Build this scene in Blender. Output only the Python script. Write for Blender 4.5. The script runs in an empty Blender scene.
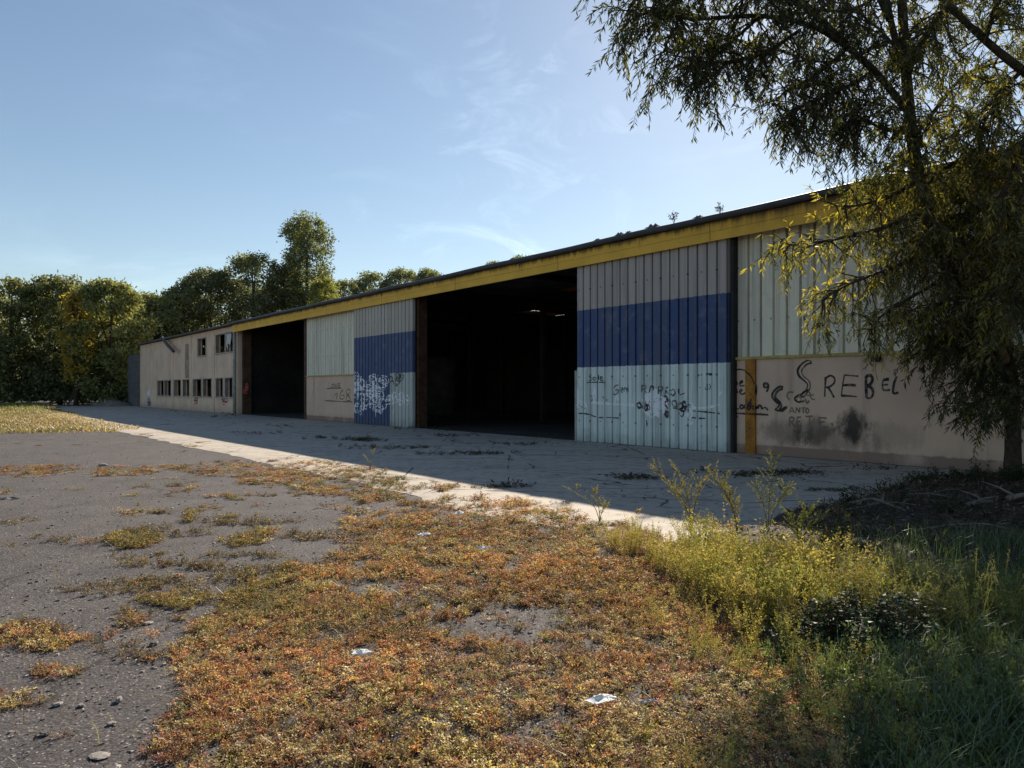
import bpy, math, random
import numpy as np
R = math.radians
random.seed(7)
rng = np.random.default_rng(11)
scene = bpy.context.scene
col = scene.collection

# ------------------------------------------------------------------ camera
F = 770.0; HZ = 390.0; CAMZ = 1.6
cam = bpy.data.cameras.new("camera"); camo = bpy.data.objects.new("camera", cam); col.objects.link(camo)
camo.location = (0, 0, CAMZ); camo.rotation_euler = (R(90), 0, 0)
cam.sensor_width = 36; cam.lens = F / 1024 * 36; cam.shift_y = (HZ - 384) / 1024
cam.clip_start = 0.05; cam.clip_end = 3000
scene.camera = camo

# facade frame: a runs along the facade, q into the building
D = 16.1
EX, EY = 0.6036, -0.7973
NX, NY = 0.7973, 0.6036
TH = math.atan2(EY, EX)

def wall_a(px):
    u = (px - 512) / F
    Y = D / (NX * u + NY)
    return Y * (EX * u + EY), Y

def wall_p(px, py):
    a, Y = wall_a(px)
    return a, CAMZ + (HZ - py) / F * Y

def at(px, py, Y):
    return ((px - 512) / F * Y, Y, CAMZ + (HZ - py) / F * Y)

def gp(px, py):
    Y = CAMZ * F / (py - HZ)
    return ((px - 512) / F * Y, Y, 0.0)

def to_px(x, y, z):
    return 512 + F * x / y, HZ - F * (z - CAMZ) / y

# ------------------------------------------------------------------ numpy noise
_lat = rng.random((256, 256))
def vnoise(x, y):
    x = np.asarray(x, float); y = np.asarray(y, float)
    xi = np.floor(x).astype(int); yi = np.floor(y).astype(int)
    fx = x - xi; fy = y - yi
    fx = fx * fx * (3 - 2 * fx); fy = fy * fy * (3 - 2 * fy)
    g = lambda i, j: _lat[i & 255, j & 255]
    return (g(xi, yi) * (1 - fx) + g(xi + 1, yi) * fx) * (1 - fy) + (g(xi, yi + 1) * (1 - fx) + g(xi + 1, yi + 1) * fx) * fy
def fbm(x, y, o=4):
    s = 0; a = 0.5; t = 0
    for k in range(o):
        s = s + a * vnoise(x * 2 ** k + 17.3 * k, y * 2 ** k + 9.1 * k); t += a; a *= 0.5
    return s / t

# ------------------------------------------------------------------ object helpers
def tag(o, label=None, cat=None, group=None, kind=None):
    if label: o['label'] = label
    if cat: o['category'] = cat
    if group: o['group'] = group
    if kind: o['kind'] = kind
    return o

def empty(name, loc, rz=0.0):
    o = bpy.data.objects.new(name, None); col.objects.link(o)
    o.location = loc; o.rotation_euler = (0, 0, rz); o.empty_display_size = 0.3
    return o

class MB:
    def __init__(s): s.v = []; s.f = []; s.m = []
    def add(s, vs, fs, mi=0):
        b = len(s.v); s.v += [tuple(p) for p in vs]
        for f in fs: s.f.append(tuple(b + i for i in f)); s.m.append(mi)
        return s
    def box(s, x0, x1, y0, y1, z0, z1, mi=0):
        vs = [(x0,y0,z0),(x1,y0,z0),(x1,y1,z0),(x0,y1,z0),(x0,y0,z1),(x1,y0,z1),(x1,y1,z1),(x0,y1,z1)]
        return s.add(vs, [(0,3,2,1),(4,5,6,7),(0,1,5,4),(1,2,6,5),(2,3,7,6),(3,0,4,7)], mi)
    def tube(s, pts, rad, n=8, mi=0, cap=True):
        pts = [np.array(p, float) for p in pts]
        k = len(pts)
        if not hasattr(rad, '__len__'): rad = [rad] * k
        up = np.array([0.31, 0.87, 0.13]); rings = []
        for i in range(k):
            t = pts[min(i + 1, k - 1)] - pts[max(i - 1, 0)]
            t = t / (np.linalg.norm(t) + 1e-9)
            a = np.cross(t, up); a = a / (np.linalg.norm(a) + 1e-9); b = np.cross(t, a)
            rings.append([pts[i] + rad[i] * (math.cos(2*math.pi*j/n) * a + math.sin(2*math.pi*j/n) * b) for j in range(n)])
        vs = [p for r_ in rings for p in r_]; fs = []
        for i in range(k - 1):
            for j in range(n):
                j2 = (j + 1) % n
                fs.append((i*n+j, i*n+j2, (i+1)*n+j2, (i+1)*n+j))
        if cap:
            fs.append(tuple(range(n - 1, -1, -1))); fs.append(tuple((k-1)*n + j for j in range(n)))
        return s.add(vs, fs, mi)
    def build(s, name, mats, parent=None, smooth=False):
        me = bpy.data.meshes.new(name); me.from_pydata(s.v, [], s.f)
        if not isinstance(mats, (list, tuple)): mats = [mats]
        for m in mats: me.materials.append(m)
        if len(mats) > 1: me.polygons.foreach_set('material_index', s.m)
        if smooth: me.polygons.foreach_set('use_smooth', [True] * len(s.f))
        me.update()
        o = bpy.data.objects.new(name, me); col.objects.link(o)
        if parent: o.parent = parent
        return o

def quads(name, V, C, mat, parent=None):
    """V (n,4,3) quads, C (n,3) colours -> one mesh with a colour attribute"""
    V = np.asarray(V, np.float32); n = len(V)
    me = bpy.data.meshes.new(name)
    me.vertices.add(n * 4); me.vertices.foreach_set('co', V.reshape(-1))
    me.loops.add(n * 4); me.loops.foreach_set('vertex_index', np.arange(n * 4, dtype=np.int32))
    me.polygons.add(n)
    me.polygons.foreach_set('loop_start', np.arange(0, n * 4, 4, dtype=np.int32))
    me.polygons.foreach_set('loop_total', np.full(n, 4, np.int32))
    ca = me.color_attributes.new('Col', 'FLOAT_COLOR', 'POINT')
    c4 = np.ones((n, 4, 4), np.float32); c4[:, :, :3] = np.asarray(C, np.float32)[:, None, :]
    ca.data.foreach_set('color', c4.reshape(-1))
    me.update(calc_edges=True); me.validate()
    me.materials.append(mat)
    o = bpy.data.objects.new(name, me); col.objects.link(o)
    if parent: o.parent = parent
    return o

def rand_dirs(n):
    v = rng.normal(size=(n, 3)); return v / np.linalg.norm(v, axis=1, keepdims=True)

def leaf_quads(P, T, W, L, fold=0.0):
    """diamond leaves: base P, direction T (unit), side W (unit), L (length,width) arrays"""
    ln, wd = L
    Nn = np.cross(T, W)
    a = P; c = P + T * ln[:, None]
    m = P + T * (ln * 0.45)[:, None]
    b = m + W * (wd * 0.5)[:, None] + Nn * (wd * fold)[:, None]
    d = m - W * (wd * 0.5)[:, None] + Nn * (wd * fold)[:, None]
    return np.stack([a, b, c, d], 1)

def perp(T):
    r_ = rand_dirs(len(T)); w = np.cross(T, r_); return w / (np.linalg.norm(w, axis=1, keepdims=True) + 1e-9)

# ------------------------------------------------------------------ materials
def new_mat(name):
    m = bpy.data.materials.new(name); m.use_nodes = True
    nt = m.node_tree; nt.nodes.clear()
    out = nt.nodes.new('ShaderNodeOutputMaterial')
    return m, nt, out

class NT:
    def __init__(s, nt): s.nt = nt
    def n(s, t, props=None, **inp):
        nd = s.nt.nodes.new('ShaderNode' + t)
        for k, v in (props or {}).items(): setattr(nd, k, v)
        for k, v in inp.items():
            key = int(k[1:]) if k[0] == 'i' and k[1:].isdigit() else k.replace('_', ' ')
            if isinstance(v, bpy.types.NodeSocket): s.nt.links.new(v, nd.inputs[key])
            else: nd.inputs[key].default_value = v
        return nd
    def math(s, op, a, b=0.0, c=0.0, clamp=False):
        return s.n('Math', {'operation': op, 'use_clamp': clamp}, i0=a, i1=b, i2=c).outputs[0]
    def mix(s, f, a, b, mode='MIX'):
        nd = s.nt.nodes.new('ShaderNodeMix'); nd.data_type = 'RGBA'; nd.blend_type = mode; nd.clamp_factor = True
        for i, v in ((0, f), (6, a), (7, b)):
            if isinstance(v, bpy.types.NodeSocket): s.nt.links.new(v, nd.inputs[i])
            else: nd.inputs[i].default_value = (tuple(v) + (1,) if i and len(v) == 3 else v)
        return nd.outputs[2]
    def ramp(s, f, lo, hi):
        return s.n('MapRange', {'clamp': True, 'interpolation_type': 'SMOOTHSTEP'}, i0=f, i1=lo, i2=hi).outputs[0]
    def coord(s, scale=(1,1,1)):
        tc = s.n('TexCoord').outputs['Object']
        return s.n('Mapping', None, Vector=tc, Scale=scale).outputs[0]
    def noise(s, vec, sc, det=5, rough=0.55):
        return s.n('TexNoise', None, Vector=vec, Scale=sc, Detail=det, Roughness=rough).outputs[0]
    def xyz(s):
        nd = s.n('SeparateXYZ', None, Vector=s.n('TexCoord').outputs['Object'])
        return nd.outputs[0], nd.outputs[1], nd.outputs[2]
    def bump(s, h, st, dist=0.02):
        return s.n('Bump', None, Strength=st, Distance=dist, Height=h).outputs[0]
    def fin(s, out, colr, rough=0.8, normal=None, spec=0.3, metal=0.0):
        b = s.n('BsdfPrincipled')
        for k, v in (('Base Color', colr), ('Roughness', rough), ('Metallic', metal), ('Specular IOR Level', spec)):
            if isinstance(v, bpy.types.NodeSocket): s.nt.links.new(v, b.inputs[k])
            else: b.inputs[k].default_value = (tuple(v) + (1,)) if k == 'Base Color' and len(v) == 3 else v
        if normal: s.nt.links.new(normal, b.inputs['Normal'])
        s.nt.links.new(b.outputs[0], out.inputs[0])

def simple(name, c, var=0.25, sc=6.0, rough=0.75, bump=0.15, spec=0.3, metal=0.0, grime=(0.05,0.045,0.04), g=0.35):
    m, nt, out = new_mat(name); k = NT(nt)
    v = k.coord()
    n1 = k.noise(v, sc); n2 = k.noise(v, sc * 6, 3)
    dark = tuple(x * (1 - var) for x in c)
    c1 = k.mix(k.ramp(n1, 0.35, 0.68), dark, c)
    c2 = k.mix(k.math('MULTIPLY', k.ramp(n2, 0.52, 0.72), g), c1, grime)
    k.fin(out, c2, rough, k.bump(n2, bump, 0.01), spec, metal)
    return m

def leaf_mat(name, trans=0.42, gloss=0.08, rough=0.45, bright=1.0, tint=(1.15, 1.2, 0.55)):
    m, nt, out = new_mat(name); k = NT(nt)
    a = k.n('Attribute', {'attribute_name': 'Col'}).outputs['Color']
    c = k.mix(1.0, a, (bright, bright, bright), 'MULTIPLY')
    ct = k.mix(1.0, c, tint, 'MULTIPLY')
    d = k.n('BsdfDiffuse', None, Color=c).outputs[0]
    t = k.n('BsdfTranslucent', None, Color=ct).outputs[0]
    gl = k.n('BsdfGlossy', None, Color=(0.8, 0.8, 0.8, 1), Roughness=rough).outputs[0]
    s1 = k.n('MixShader', None, Fac=trans, i1=d, i2=t).outputs[0]
    s2 = k.n('MixShader', None, Fac=gloss, i1=s1, i2=gl).outputs[0]
    nt.links.new(s2, out.inputs[0])
    return m

M = {}
# asphalt -----------------------------------------------------------
def mk_asphalt():
    m, nt, out = new_mat('asphalt'); k = NT(nt)
    v = k.coord()
    big = k.noise(v, 0.22, 6, 0.6); mid = k.noise(v, 1.7, 6, 0.65); fine = k.noise(v, 46, 6, 0.85)
    vor = k.n('TexVoronoi', {'feature': 'F1'}, Vector=v, Scale=62.0)
    vor2 = k.n('TexVoronoi', {'feature': 'F1'}, Vector=v, Scale=17.0)
    c = k.mix(k.ramp(big, 0.3, 0.7), (0.078, 0.071, 0.075), (0.116, 0.105, 0.108))
    c = k.mix(k.ramp(mid, 0.35, 0.75), c, (0.145, 0.13, 0.124))
    c = k.mix(k.math('MULTIPLY', k.ramp(k.noise(v, 0.9, 5, 0.7), 0.55, 0.72), 0.6), c, (0.10, 0.085, 0.07))
    warp = k.n('VectorMath', {'operation': 'ADD'}, i0=v, i1=k.n('TexNoise', None, Vector=v, Scale=1.1, Detail=6.0).outputs['Color']).outputs[0]
    ck = k.n('TexVoronoi', {'feature': 'DISTANCE_TO_EDGE'}, Vector=warp, Scale=0.42).outputs['Distance']
    c = k.mix(k.math('MULTIPLY', k.ramp(ck, 0.016, 0.004), k.math('MULTIPLY', k.ramp(k.noise(v, 0.5, 3), 0.45, 0.55), 0.8)), c, (0.035, 0.03, 0.026))
    stn = k.noise(k.coord((0.5, 1.3, 1)), 0.55, 7, 0.7)
    c = k.mix(k.math('MULTIPLY', k.ramp(stn, 0.52, 0.66), 0.55), c, (0.062, 0.055, 0.052))
    c = k.mix(k.math('MULTIPLY', k.ramp(k.noise(v, 3.1, 7, 0.75), 0.54, 0.68), 0.5), c, (0.21, 0.185, 0.165))
    c = k.mix(k.ramp(fine, 0.42, 0.62), k.mix(0.72, c, (0.02, 0.018, 0.018)), k.mix(k.ramp(fine, 0.56, 0.70), c, (0.24, 0.21, 0.20)))
    # pale aggregate chips
    r1 = k.n('SeparateColor', None, Color=vor.outputs['Color']).outputs[0]
    chip = k.math('MULTIPLY', k.ramp(r1, 0.80, 0.90), k.ramp(vor.outputs['Distance'], 0.42, 0.25))
    c = k.mix(chip, c, (0.32, 0.29, 0.275))
    r2 = k.n('SeparateColor', None, Color=vor2.outputs['Color']).outputs[1]
    chip2 = k.math('MULTIPLY', k.ramp(r2, 0.86, 0.9), k.ramp(vor2.outputs['Distance'], 0.3, 0.18))
    c = k.mix(chip2, c, (0.05, 0.045, 0.042))
    h = k.math('ADD', k.math('MULTIPLY', fine, 0.8), k.math('ADD', k.math('MULTIPLY', vor.outputs['Distance'], -0.9), k.math('MULTIPLY', mid, 2.0)))
    k.fin(out, c, 0.9, k.bump(h, 0.35, 0.015), 0.2)
    return m
M['asphalt'] = mk_asphalt()

def mk_concrete():
    m, nt, out = new_mat('concrete'); k = NT(nt)
    v = k.coord()
    big = k.noise(v, 0.35, 6, 0.6); mid = k.noise(v, 2.4, 7, 0.68); fine = k.noise(v, 40, 4, 0.65)
    c = k.mix(k.ramp(big, 0.3, 0.7), (0.40, 0.352, 0.295), (0.46, 0.402, 0.335))
    c = k.mix(k.math('MULTIPLY', k.ramp(mid, 0.45, 0.68), 0.65), c, (0.27, 0.25, 0.22))
    st = k.noise(k.coord((0.9, 1.1, 1)), 0.9, 7, 0.7)
    c = k.mix(k.math('MULTIPLY', k.ramp(st, 0.50, 0.70), 0.5), c, (0.17, 0.155, 0.14))
    c = k.mix(k.math('MULTIPLY', k.ramp(k.noise(v, 5.0, 5, 0.7), 0.55, 0.66), 0.6), c, (0.13, 0.12, 0.11))
    c = k.mix(k.math('MULTIPLY', k.ramp(fine, 0.6, 0.75), 0.5), c, (0.20, 0.19, 0.175))
    # slab joints and cracks, filled with dirt
    br = k.n('TexBrick', {'offset': 0.37}, Vector=k.n('Mapping', None, Vector=k.n('VectorMath', {'operation': 'ADD'}, i0=k.n('TexCoord').outputs['Object'], i1=k.n('VectorMath', {'operation': 'SCALE'}, i0=k.n('TexNoise', None, Vector=v, Scale=1.3, Detail=4.0).outputs['Color'], Scale=0.14).outputs[0]).outputs[0], Scale=(1, 1, 1)).outputs[0],
             Scale=1.0, Mortar_Size=0.022, Mortar_Smooth=0.4, Brick_Width=5.2, Row_Height=3.1)
    gate = k.ramp(k.noise(v, 0.7, 4), 0.40, 0.55)
    jf = k.math('MULTIPLY', br.outputs['Fac'], gate)
    c = k.mix(jf, c, (0.05, 0.045, 0.035))
    warp = k.n('VectorMath', {'operation': 'ADD'}, i0=v, i1=k.n('TexNoise', None, Vector=v, Scale=0.9, Detail=6.0).outputs['Color']).outputs[0]
    cr = k.n('TexVoronoi', {'feature': 'DISTANCE_TO_EDGE'}, Vector=warp, Scale=0.33).outputs['Distance']
    cf = k.math('MULTIPLY', k.ramp(cr, 0.012, 0.003), k.ramp(k.noise(v, 0.4, 3), 0.45, 0.55))
    c = k.mix(cf, c, (0.06, 0.05, 0.042))
    h = k.math('SUBTRACT', k.math('MULTIPLY', mid, 0.6), k.math('ADD', k.math('MULTIPLY', jf, 1.0), cf))
    k.fin(out, c, 0.85, k.bump(h, 0.35, 0.02), 0.25)
    return m
M['concrete'] = mk_concrete()

def mk_render(name, base, dirty, seed=0.0, low=1.0):
    """tan wall render: blotches, drips, soot low down"""
    m, nt, out = new_mat(name); k = NT(nt)
    x, y, z = k.xyz(); v = k.coord()
    n1 = k.noise(v, 0.7 , 6, 0.6); n2 = k.noise(v, 5.0, 6, 0.65); n3 = k.noise(v, 60, 3)
    drip = k.noise(k.coord((3.2, 3.2, 0.16)), 1.0, 5, 0.6)
    c = k.mix(k.ramp(n1, 0.3, 0.72), base, tuple(t * 0.80 for t in base))
    c = k.mix(k.math('MULTIPLY', k.ramp(n2, 0.56, 0.74), 0.4), c, tuple(t * 1.25 for t in base))
    c = k.mix(k.math('MULTIPLY', k.ramp(drip, 0.54, 0.72), 0.45), c, dirty)
    foot = k.math('MULTIPLY', k.ramp(k.math('ADD', z, k.math('MULTIPLY', n2, 0.6)), low, 0.15), 0.62)
    c = k.mix(foot, c, dirty)
    k.fin(out, c, 0.9, k.bump(k.math('ADD', k.math('MULTIPLY', n3, 0.3), n2), 0.25, 0.012), 0.2)
    return m
M['annex_render'] = mk_render('annex_render', (0.80, 0.60, 0.45), (0.32, 0.24, 0.185))

def mk_base_wall():
    """tan rendered wall with two soot patches above the ground"""
    m, nt, out = new_mat('base_render'); k = NT(nt)
    x, y, z = k.xyz(); v = k.coord()
    base = (0.74, 0.53, 0.40); dirty = (0.22, 0.165, 0.14)
    n1 = k.noise(v, 0.7, 6, 0.6); n2 = k.noise(v, 4.0, 6, 0.65); n3 = k.noise(v, 60, 3)
    drip = k.noise(k.coord((2.6, 2.6, 0.2)), 1.0, 5, 0.6)
    c = k.mix(k.ramp(n1, 0.3, 0.72), base, (0.62, 0.45, 0.345))
    c = k.mix(k.math('MULTIPLY', k.ramp(n2, 0.58, 0.74), 0.4), c, (0.70, 0.54, 0.43))
    c = k.mix(k.math('MULTIPLY', k.ramp(drip, 0.54, 0.72), 0.4), c, dirty)
    foot = k.math('MULTIPLY', k.ramp(k.math('ADD', z, k.math('MULTIPLY', n2, 0.5)), 0.75, 0.2), 0.45)
    c = k.mix(foot, c, dirty)
    wob = k.math('ADD', k.math('MULTIPLY', k.math('SUBTRACT', k.noise(k.coord((1.0, 1.0, 0.55)), 5.5, 8, 0.75), 0.5), 2.6), k.math('MULTIPLY', k.math('SUBTRACT', drip, 0.5), 1.6))
    for (ax, az, sx, sz, st) in ((-10.6, 0.62, 0.75, 0.38, 0.5), (-9.9, 0.66, 0.55, 0.34, 0.62), (-8.93, 0.80, 0.45, 0.42, 0.93), (-9.4, 0.5, 1.3, 0.3, 0.42), (-8.1, 0.62, 0.7, 0.35, 0.25)):
        dx = k.math('DIVIDE', k.math('SUBTRACT', x, ax), sx); dz = k.math('DIVIDE', k.math('SUBTRACT', z, az), sz)
        r2 = k.math('ADD', k.math('MULTIPLY', dx, dx), k.math('MULTIPLY', dz, dz))
        f = k.math('MULTIPLY', k.ramp(k.math('ADD', r2, wob), 1.15, 0.1), st)
        c = k.mix(f, c, (0.035, 0.035, 0.032))
    c = k.mix(k.math('MULTIPLY', k.ramp(k.math('ADD', z, k.math('MULTIPLY', n2, 0.12)), 0.34, 0.30), k.ramp(n1, 0.3, 0.5)), c, (0.30, 0.20, 0.16))
    k.fin(out, c, 0.9, k.bump(k.math('ADD', k.math('MULTIPLY', n3, 0.3), n2), 0.3, 0.012), 0.2)
    return m
M['base_wall'] = mk_base_wall()

def mk_sheet(name, bands, x_rect=None):
    """painted corrugated sheet. bands: list of (z_top, colour) from the ground up; x_rect = (x0, x1, z1, colour)"""
    m, nt, out = new_mat(name); k = NT(nt)
    x, y, z = k.xyz(); v = k.coord()
    streak = k.noise(k.coord((7, 7, 0.22)), 1.0, 6, 0.62); n2 = k.noise(v, 3.0, 6, 0.65); n3 = k.noise(v, 28, 4, 0.7)
    zz = k.math('ADD', z, k.math('MULTIPLY', k.math('SUBTRACT', k.noise(v, 11.0, 5, 0.7), 0.5), 0.09))
    c = bands[-1][1] + (1,)
    c = k.mix(0.0, c, c)
    for zt, cc in reversed(bands[:-1]):
        c = k.mix(k.math('LESS_THAN', zz, zt), c, cc)
    if x_rect:
        f = k.math('MULTIPLY', k.math('MULTIPLY', k.math('GREATER_THAN', x, x_rect[0]), k.math('LESS_THAN', x, x_rect[1])), k.math('LESS_THAN', zz, x_rect[2]))
        c = k.mix(f, c, x_rect[3])
    pan = k.n('TexWhiteNoise', {'noise_dimensions': '1D'}, W=k.math('FLOOR', k.math('DIVIDE', x, 0.94))).outputs[0]
    c = k.mix(k.math('MULTIPLY', pan, 0.16), c, (0.16, 0.16, 0.155))
    c = k.mix(k.math('MULTIPLY', k.ramp(streak, 0.45, 0.70), 0.42), c, (0.10, 0.10, 0.10))
    c = k.mix(k.math('MULTIPLY', k.ramp(k.noise(k.coord((16, 16, 0.5)), 1.0, 5, 0.6), 0.58, 0.72), 0.4), c, (0.13, 0.09, 0.065))
    fz = k.math('LESS_THAN', k.math('ABSOLUTE', k.math('SUBTRACT', k.math('FRACT', k.math('DIVIDE', z, 1.33)), 0.5)), 0.017)
    fx = k.math('LESS_THAN', k.math('ABSOLUTE', k.math('SUBTRACT', k.math('FRACT', k.math('DIVIDE', x, 0.47)), 0.5)), 0.05)
    c = k.mix(k.math('MULTIPLY', k.math('MULTIPLY', fz, fx), 0.7), c, (0.03, 0.025, 0.02))
    c = k.mix(k.math('MULTIPLY', k.ramp(n2, 0.5, 0.75), 0.28), c, (0.35, 0.35, 0.33))
    c = k.mix(k.math('MULTIPLY', k.ramp(n3, 0.66, 0.74), 0.6), c, (0.10, 0.055, 0.03))
    foot = k.math('MULTIPLY', k.ramp(k.math('ADD', z, k.math('MULTIPLY', n2, 0.9)), 1.0, 0.3), 0.55)
    c = k.mix(foot, c, (0.055, 0.06, 0.065))
    k.fin(out, c, 0.55, k.bump(k.noise(v, 1.6, 3), 0.25, 0.04), 0.4)
    return m
GREY = (0.45, 0.395, 0.36); BLUE = (0.026, 0.062, 0.19); PALE = (0.72, 0.82, 0.79); GREEN = (0.82, 0.77, 0.62)
M['door_c'] = mk_sheet('door_paint', [(2.29, PALE), (4.04, BLUE), (9, GREY)])
M['door_b'] = mk_sheet('door_paint_small', [(4.04, BLUE), (9, (0.52, 0.47, 0.40))], (-29.8, -26.9, 2.33, (0.55, 0.58, 0.55)))
M['clad'] = mk_sheet('cladding_paint', [(9, GREEN)])

def mk_fascia():
    m, nt, out = new_mat('yellow_board'); k = NT(nt)
    x, y, z = k.xyz(); v = k.coord()
    n1 = k.noise(v, 1.2, 6, 0.6); dr = k.noise(k.coord((5, 5, 0.35)), 1.0, 6, 0.7); n3 = k.noise(v, 14, 5, 0.7)
    c = k.mix(k.ramp(n1, 0.3, 0.7), (0.86, 0.50, 0.07), (0.72, 0.42, 0.06))
    top = k.ramp(k.math('ADD', z, k.math('MULTIPLY', dr, 0.5)), 5.95, 6.12)
    c = k.mix(k.math('MULTIPLY', top, 0.9), c, (0.07, 0.05, 0.025))
    c = k.mix(k.math('MULTIPLY', k.ramp(n3, 0.62, 0.75), 0.5), c, (0.14, 0.09, 0.03))
    jn = k.math('LESS_THAN', k.math('FRACT', k.math('DIVIDE', k.math('ADD', x, 60.0), 5.93)), 0.0045)
    c = k.mix(k.math('MULTIPLY', jn, 0.75), c, (0.08, 0.05, 0.02))
    rs = k.noise(k.coord((2.2, 2.2, 0.25)), 1.0, 6, 0.7)
    c = k.mix(k.math('MULTIPLY', k.math('MULTIPLY', k.ramp(rs, 0.58, 0.70), k.ramp(k.math('ADD', z, k.math('MULTIPLY', n3, 0.4)), 5.65, 6.0)), 0.8), c, (0.10, 0.05, 0.02))
    right = k.math('MULTIPLY', k.math('MULTIPLY', k.ramp(x, -14.0, -9.0), k.ramp(k.math('ADD', z, k.math('MULTIPLY', dr, 0.9)), 5.95, 6.3)), 0.8)
    c = k.mix(right, c, (0.09, 0.055, 0.025))
    k.fin(out, c, 0.65, k.bump(n1, 0.08, 0.01), 0.3)
    return m
M['fascia'] = mk_fascia()
M['roof'] = simple('fibre_cement_roof', (0.17, 0.165, 0.16), 0.4, 1.5, 0.9, 0.2)
M['gutter'] = simple('grey_gutter', (0.075, 0.08, 0.09), 0.3, 3, 0.6, 0.1)
M['rust'] = simple('rusty_steel', (0.115, 0.055, 0.032), 0.5, 5, 0.8, 0.25, grime=(0.05,0.03,0.02), g=0.6)
M['orange_steel'] = simple('orange_steel', (0.46, 0.20, 0.03), 0.35, 4, 0.7, 0.15, grime=(0.07,0.035,0.02), g=0.8)
M['dark_steel'] = simple('dark_steel', (0.035, 0.037, 0.04), 0.3, 4, 0.7, 0.1)
M['flash'] = simple('yellow_flashing', (0.52, 0.42, 0.15), 0.3, 4, 0.6, 0.1)
M['pipe'] = simple('grey_pipe', (0.42, 0.41, 0.38), 0.3, 4, 0.6, 0.1)
M['frame'] = simple('pale_frame', (0.50, 0.46, 0.40), 0.3, 4, 0.7, 0.1)
M['inner'] = simple('dark_inner_wall', (0.026, 0.022, 0.02), 0.5, 0.8, 0.95, 0.2)  # darkness of the unlit bays put into the wall colour
M['inner_floor'] = simple('dark_inner_floor', (0.065, 0.06, 0.055), 0.4, 0.9, 0.9, 0.2)  # floor colour darkened along with the walls, as bay shade
M['tank'] = simple('dull_tank', (0.16, 0.15, 0.135), 0.4, 2, 0.6, 0.1)
M['cloth'] = simple('white_cloth', (0.72, 0.70, 0.68), 0.2, 6, 0.9, 0.1, g=0.2)
M['paper'] = simple('white_paper', (0.80, 0.79, 0.76), 0.12, 12, 0.8, 0.1, g=0.12)
M['stone'] = simple('pale_stone', (0.34, 0.31, 0.28), 0.4, 14, 0.9, 0.3)
M['dark_stone'] = simple('dark_stone', (0.14, 0.13, 0.13), 0.4, 14, 0.9, 0.3)
M['brick_bit'] = simple('brick_fragment', (0.36, 0.15, 0.10), 0.4, 14, 0.9, 0.3)
M['bark'] = simple('bark', (0.085, 0.062, 0.045), 0.55, 9, 0.95, 0.9, grime=(0.02,0.018,0.015), g=0.6)
M['bare_wood'] = simple('bare_wood', (0.36, 0.20, 0.10), 0.5, 10, 0.9, 0.5, grime=(0.08,0.05,0.03), g=0.6)
M['dead_wood'] = simple('dead_wood', (0.24, 0.20, 0.16), 0.4, 9, 0.95, 0.5)
M['dirt'] = simple('dirt', (0.075, 0.057, 0.042), 0.5, 2.5, 0.97, 0.6, g=0.4, grime=(0.03,0.024,0.02))
M['mound'] = simple('gravel_mound', (0.27, 0.235, 0.195), 0.4, 3, 0.95, 0.6)
def spray(name, c, fade):
    m, nt, out = new_mat(name); k = NT(nt); v = k.coord()
    b = k.n('BsdfPrincipled', None, Base_Color=tuple(c) + (1,), Roughness=0.7).outputs[0]
    t = k.n('BsdfTransparent').outputs[0]
    a = k.math('MULTIPLY', k.ramp(k.noise(v, 7.0, 6, 0.75), 0.40, 0.62), fade)
    a = k.math('ADD', a, k.math('MULTIPLY', k.ramp(k.noise(v, 45.0, 3, 0.7), 0.55, 0.7), 0.35), 0.0, True)
    nt.links.new(k.n('MixShader', None, Fac=a, i1=b, i2=t).outputs[0], out.inputs[0])
    return m
M['black_paint'] = spray('black_spray', (0.014, 0.013, 0.017), 0.45)
M['purple_paint'] = spray('purple_spray', (0.06, 0.02, 0.05), 0.45)
M['white_paint'] = spray('white_spray', (0.92, 0.93, 0.96), 0.12)
M['red_paint'] = spray('red_spray', (0.34, 0.035, 0.03), 0.4)
M['blue_paint'] = spray('blue_spray', (0.03, 0.05, 0.22), 0.4)
M['grey_paint'] = spray('faded_spray', (0.21, 0.155, 0.115), 0.35)

def mk_blocks():
    m, nt, out = new_mat('concrete_blocks'); k = NT(nt)
    x, y, z = k.xyz()
    v = k.n('CombineXYZ', None, X=k.math('ADD', x, y), Y=z, Z=0.0).outputs[0]
    br = k.n('TexBrick', None, Vector=v, Scale=1.0, Mortar_Size=0.012, Brick_Width=0.5, Row_Height=0.2, Color1=(0.17,0.175,0.185,1), Color2=(0.12,0.125,0.135,1), Mortar=(0.06,0.06,0.062,1))
    n = k.noise(k.coord(), 1.4, 6, 0.65)
    c = k.mix(k.math('MULTIPLY', k.ramp(n, 0.45, 0.7), 0.5), br.outputs['Color'], (0.06, 0.06, 0.06))
    k.fin(out, c, 0.95, k.bump(br.outputs['Fac'], -0.4, 0.01), 0.15)
    return m
M['blocks'] = mk_blocks()

def mk_sky_panel():
    m, nt, out = new_mat('skylight_sheet'); k = NT(nt)
    v = k.coord(); n = k.noise(v, 2.0, 5, 0.7)
    c = k.mix(k.ramp(n, 0.35, 0.7), (0.20, 0.105, 0.075), (0.05, 0.03, 0.025))
    t = k.n('BsdfTranslucent', None, Color=c).outputs[0]; d = k.n('BsdfDiffuse', None, Color=c).outputs[0]
    nt.links.new(k.n('MixShader', None, Fac=0.35, i1=d, i2=t).outputs[0], out.inputs[0])
    return m
M['skylight'] = mk_sky_panel()

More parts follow.
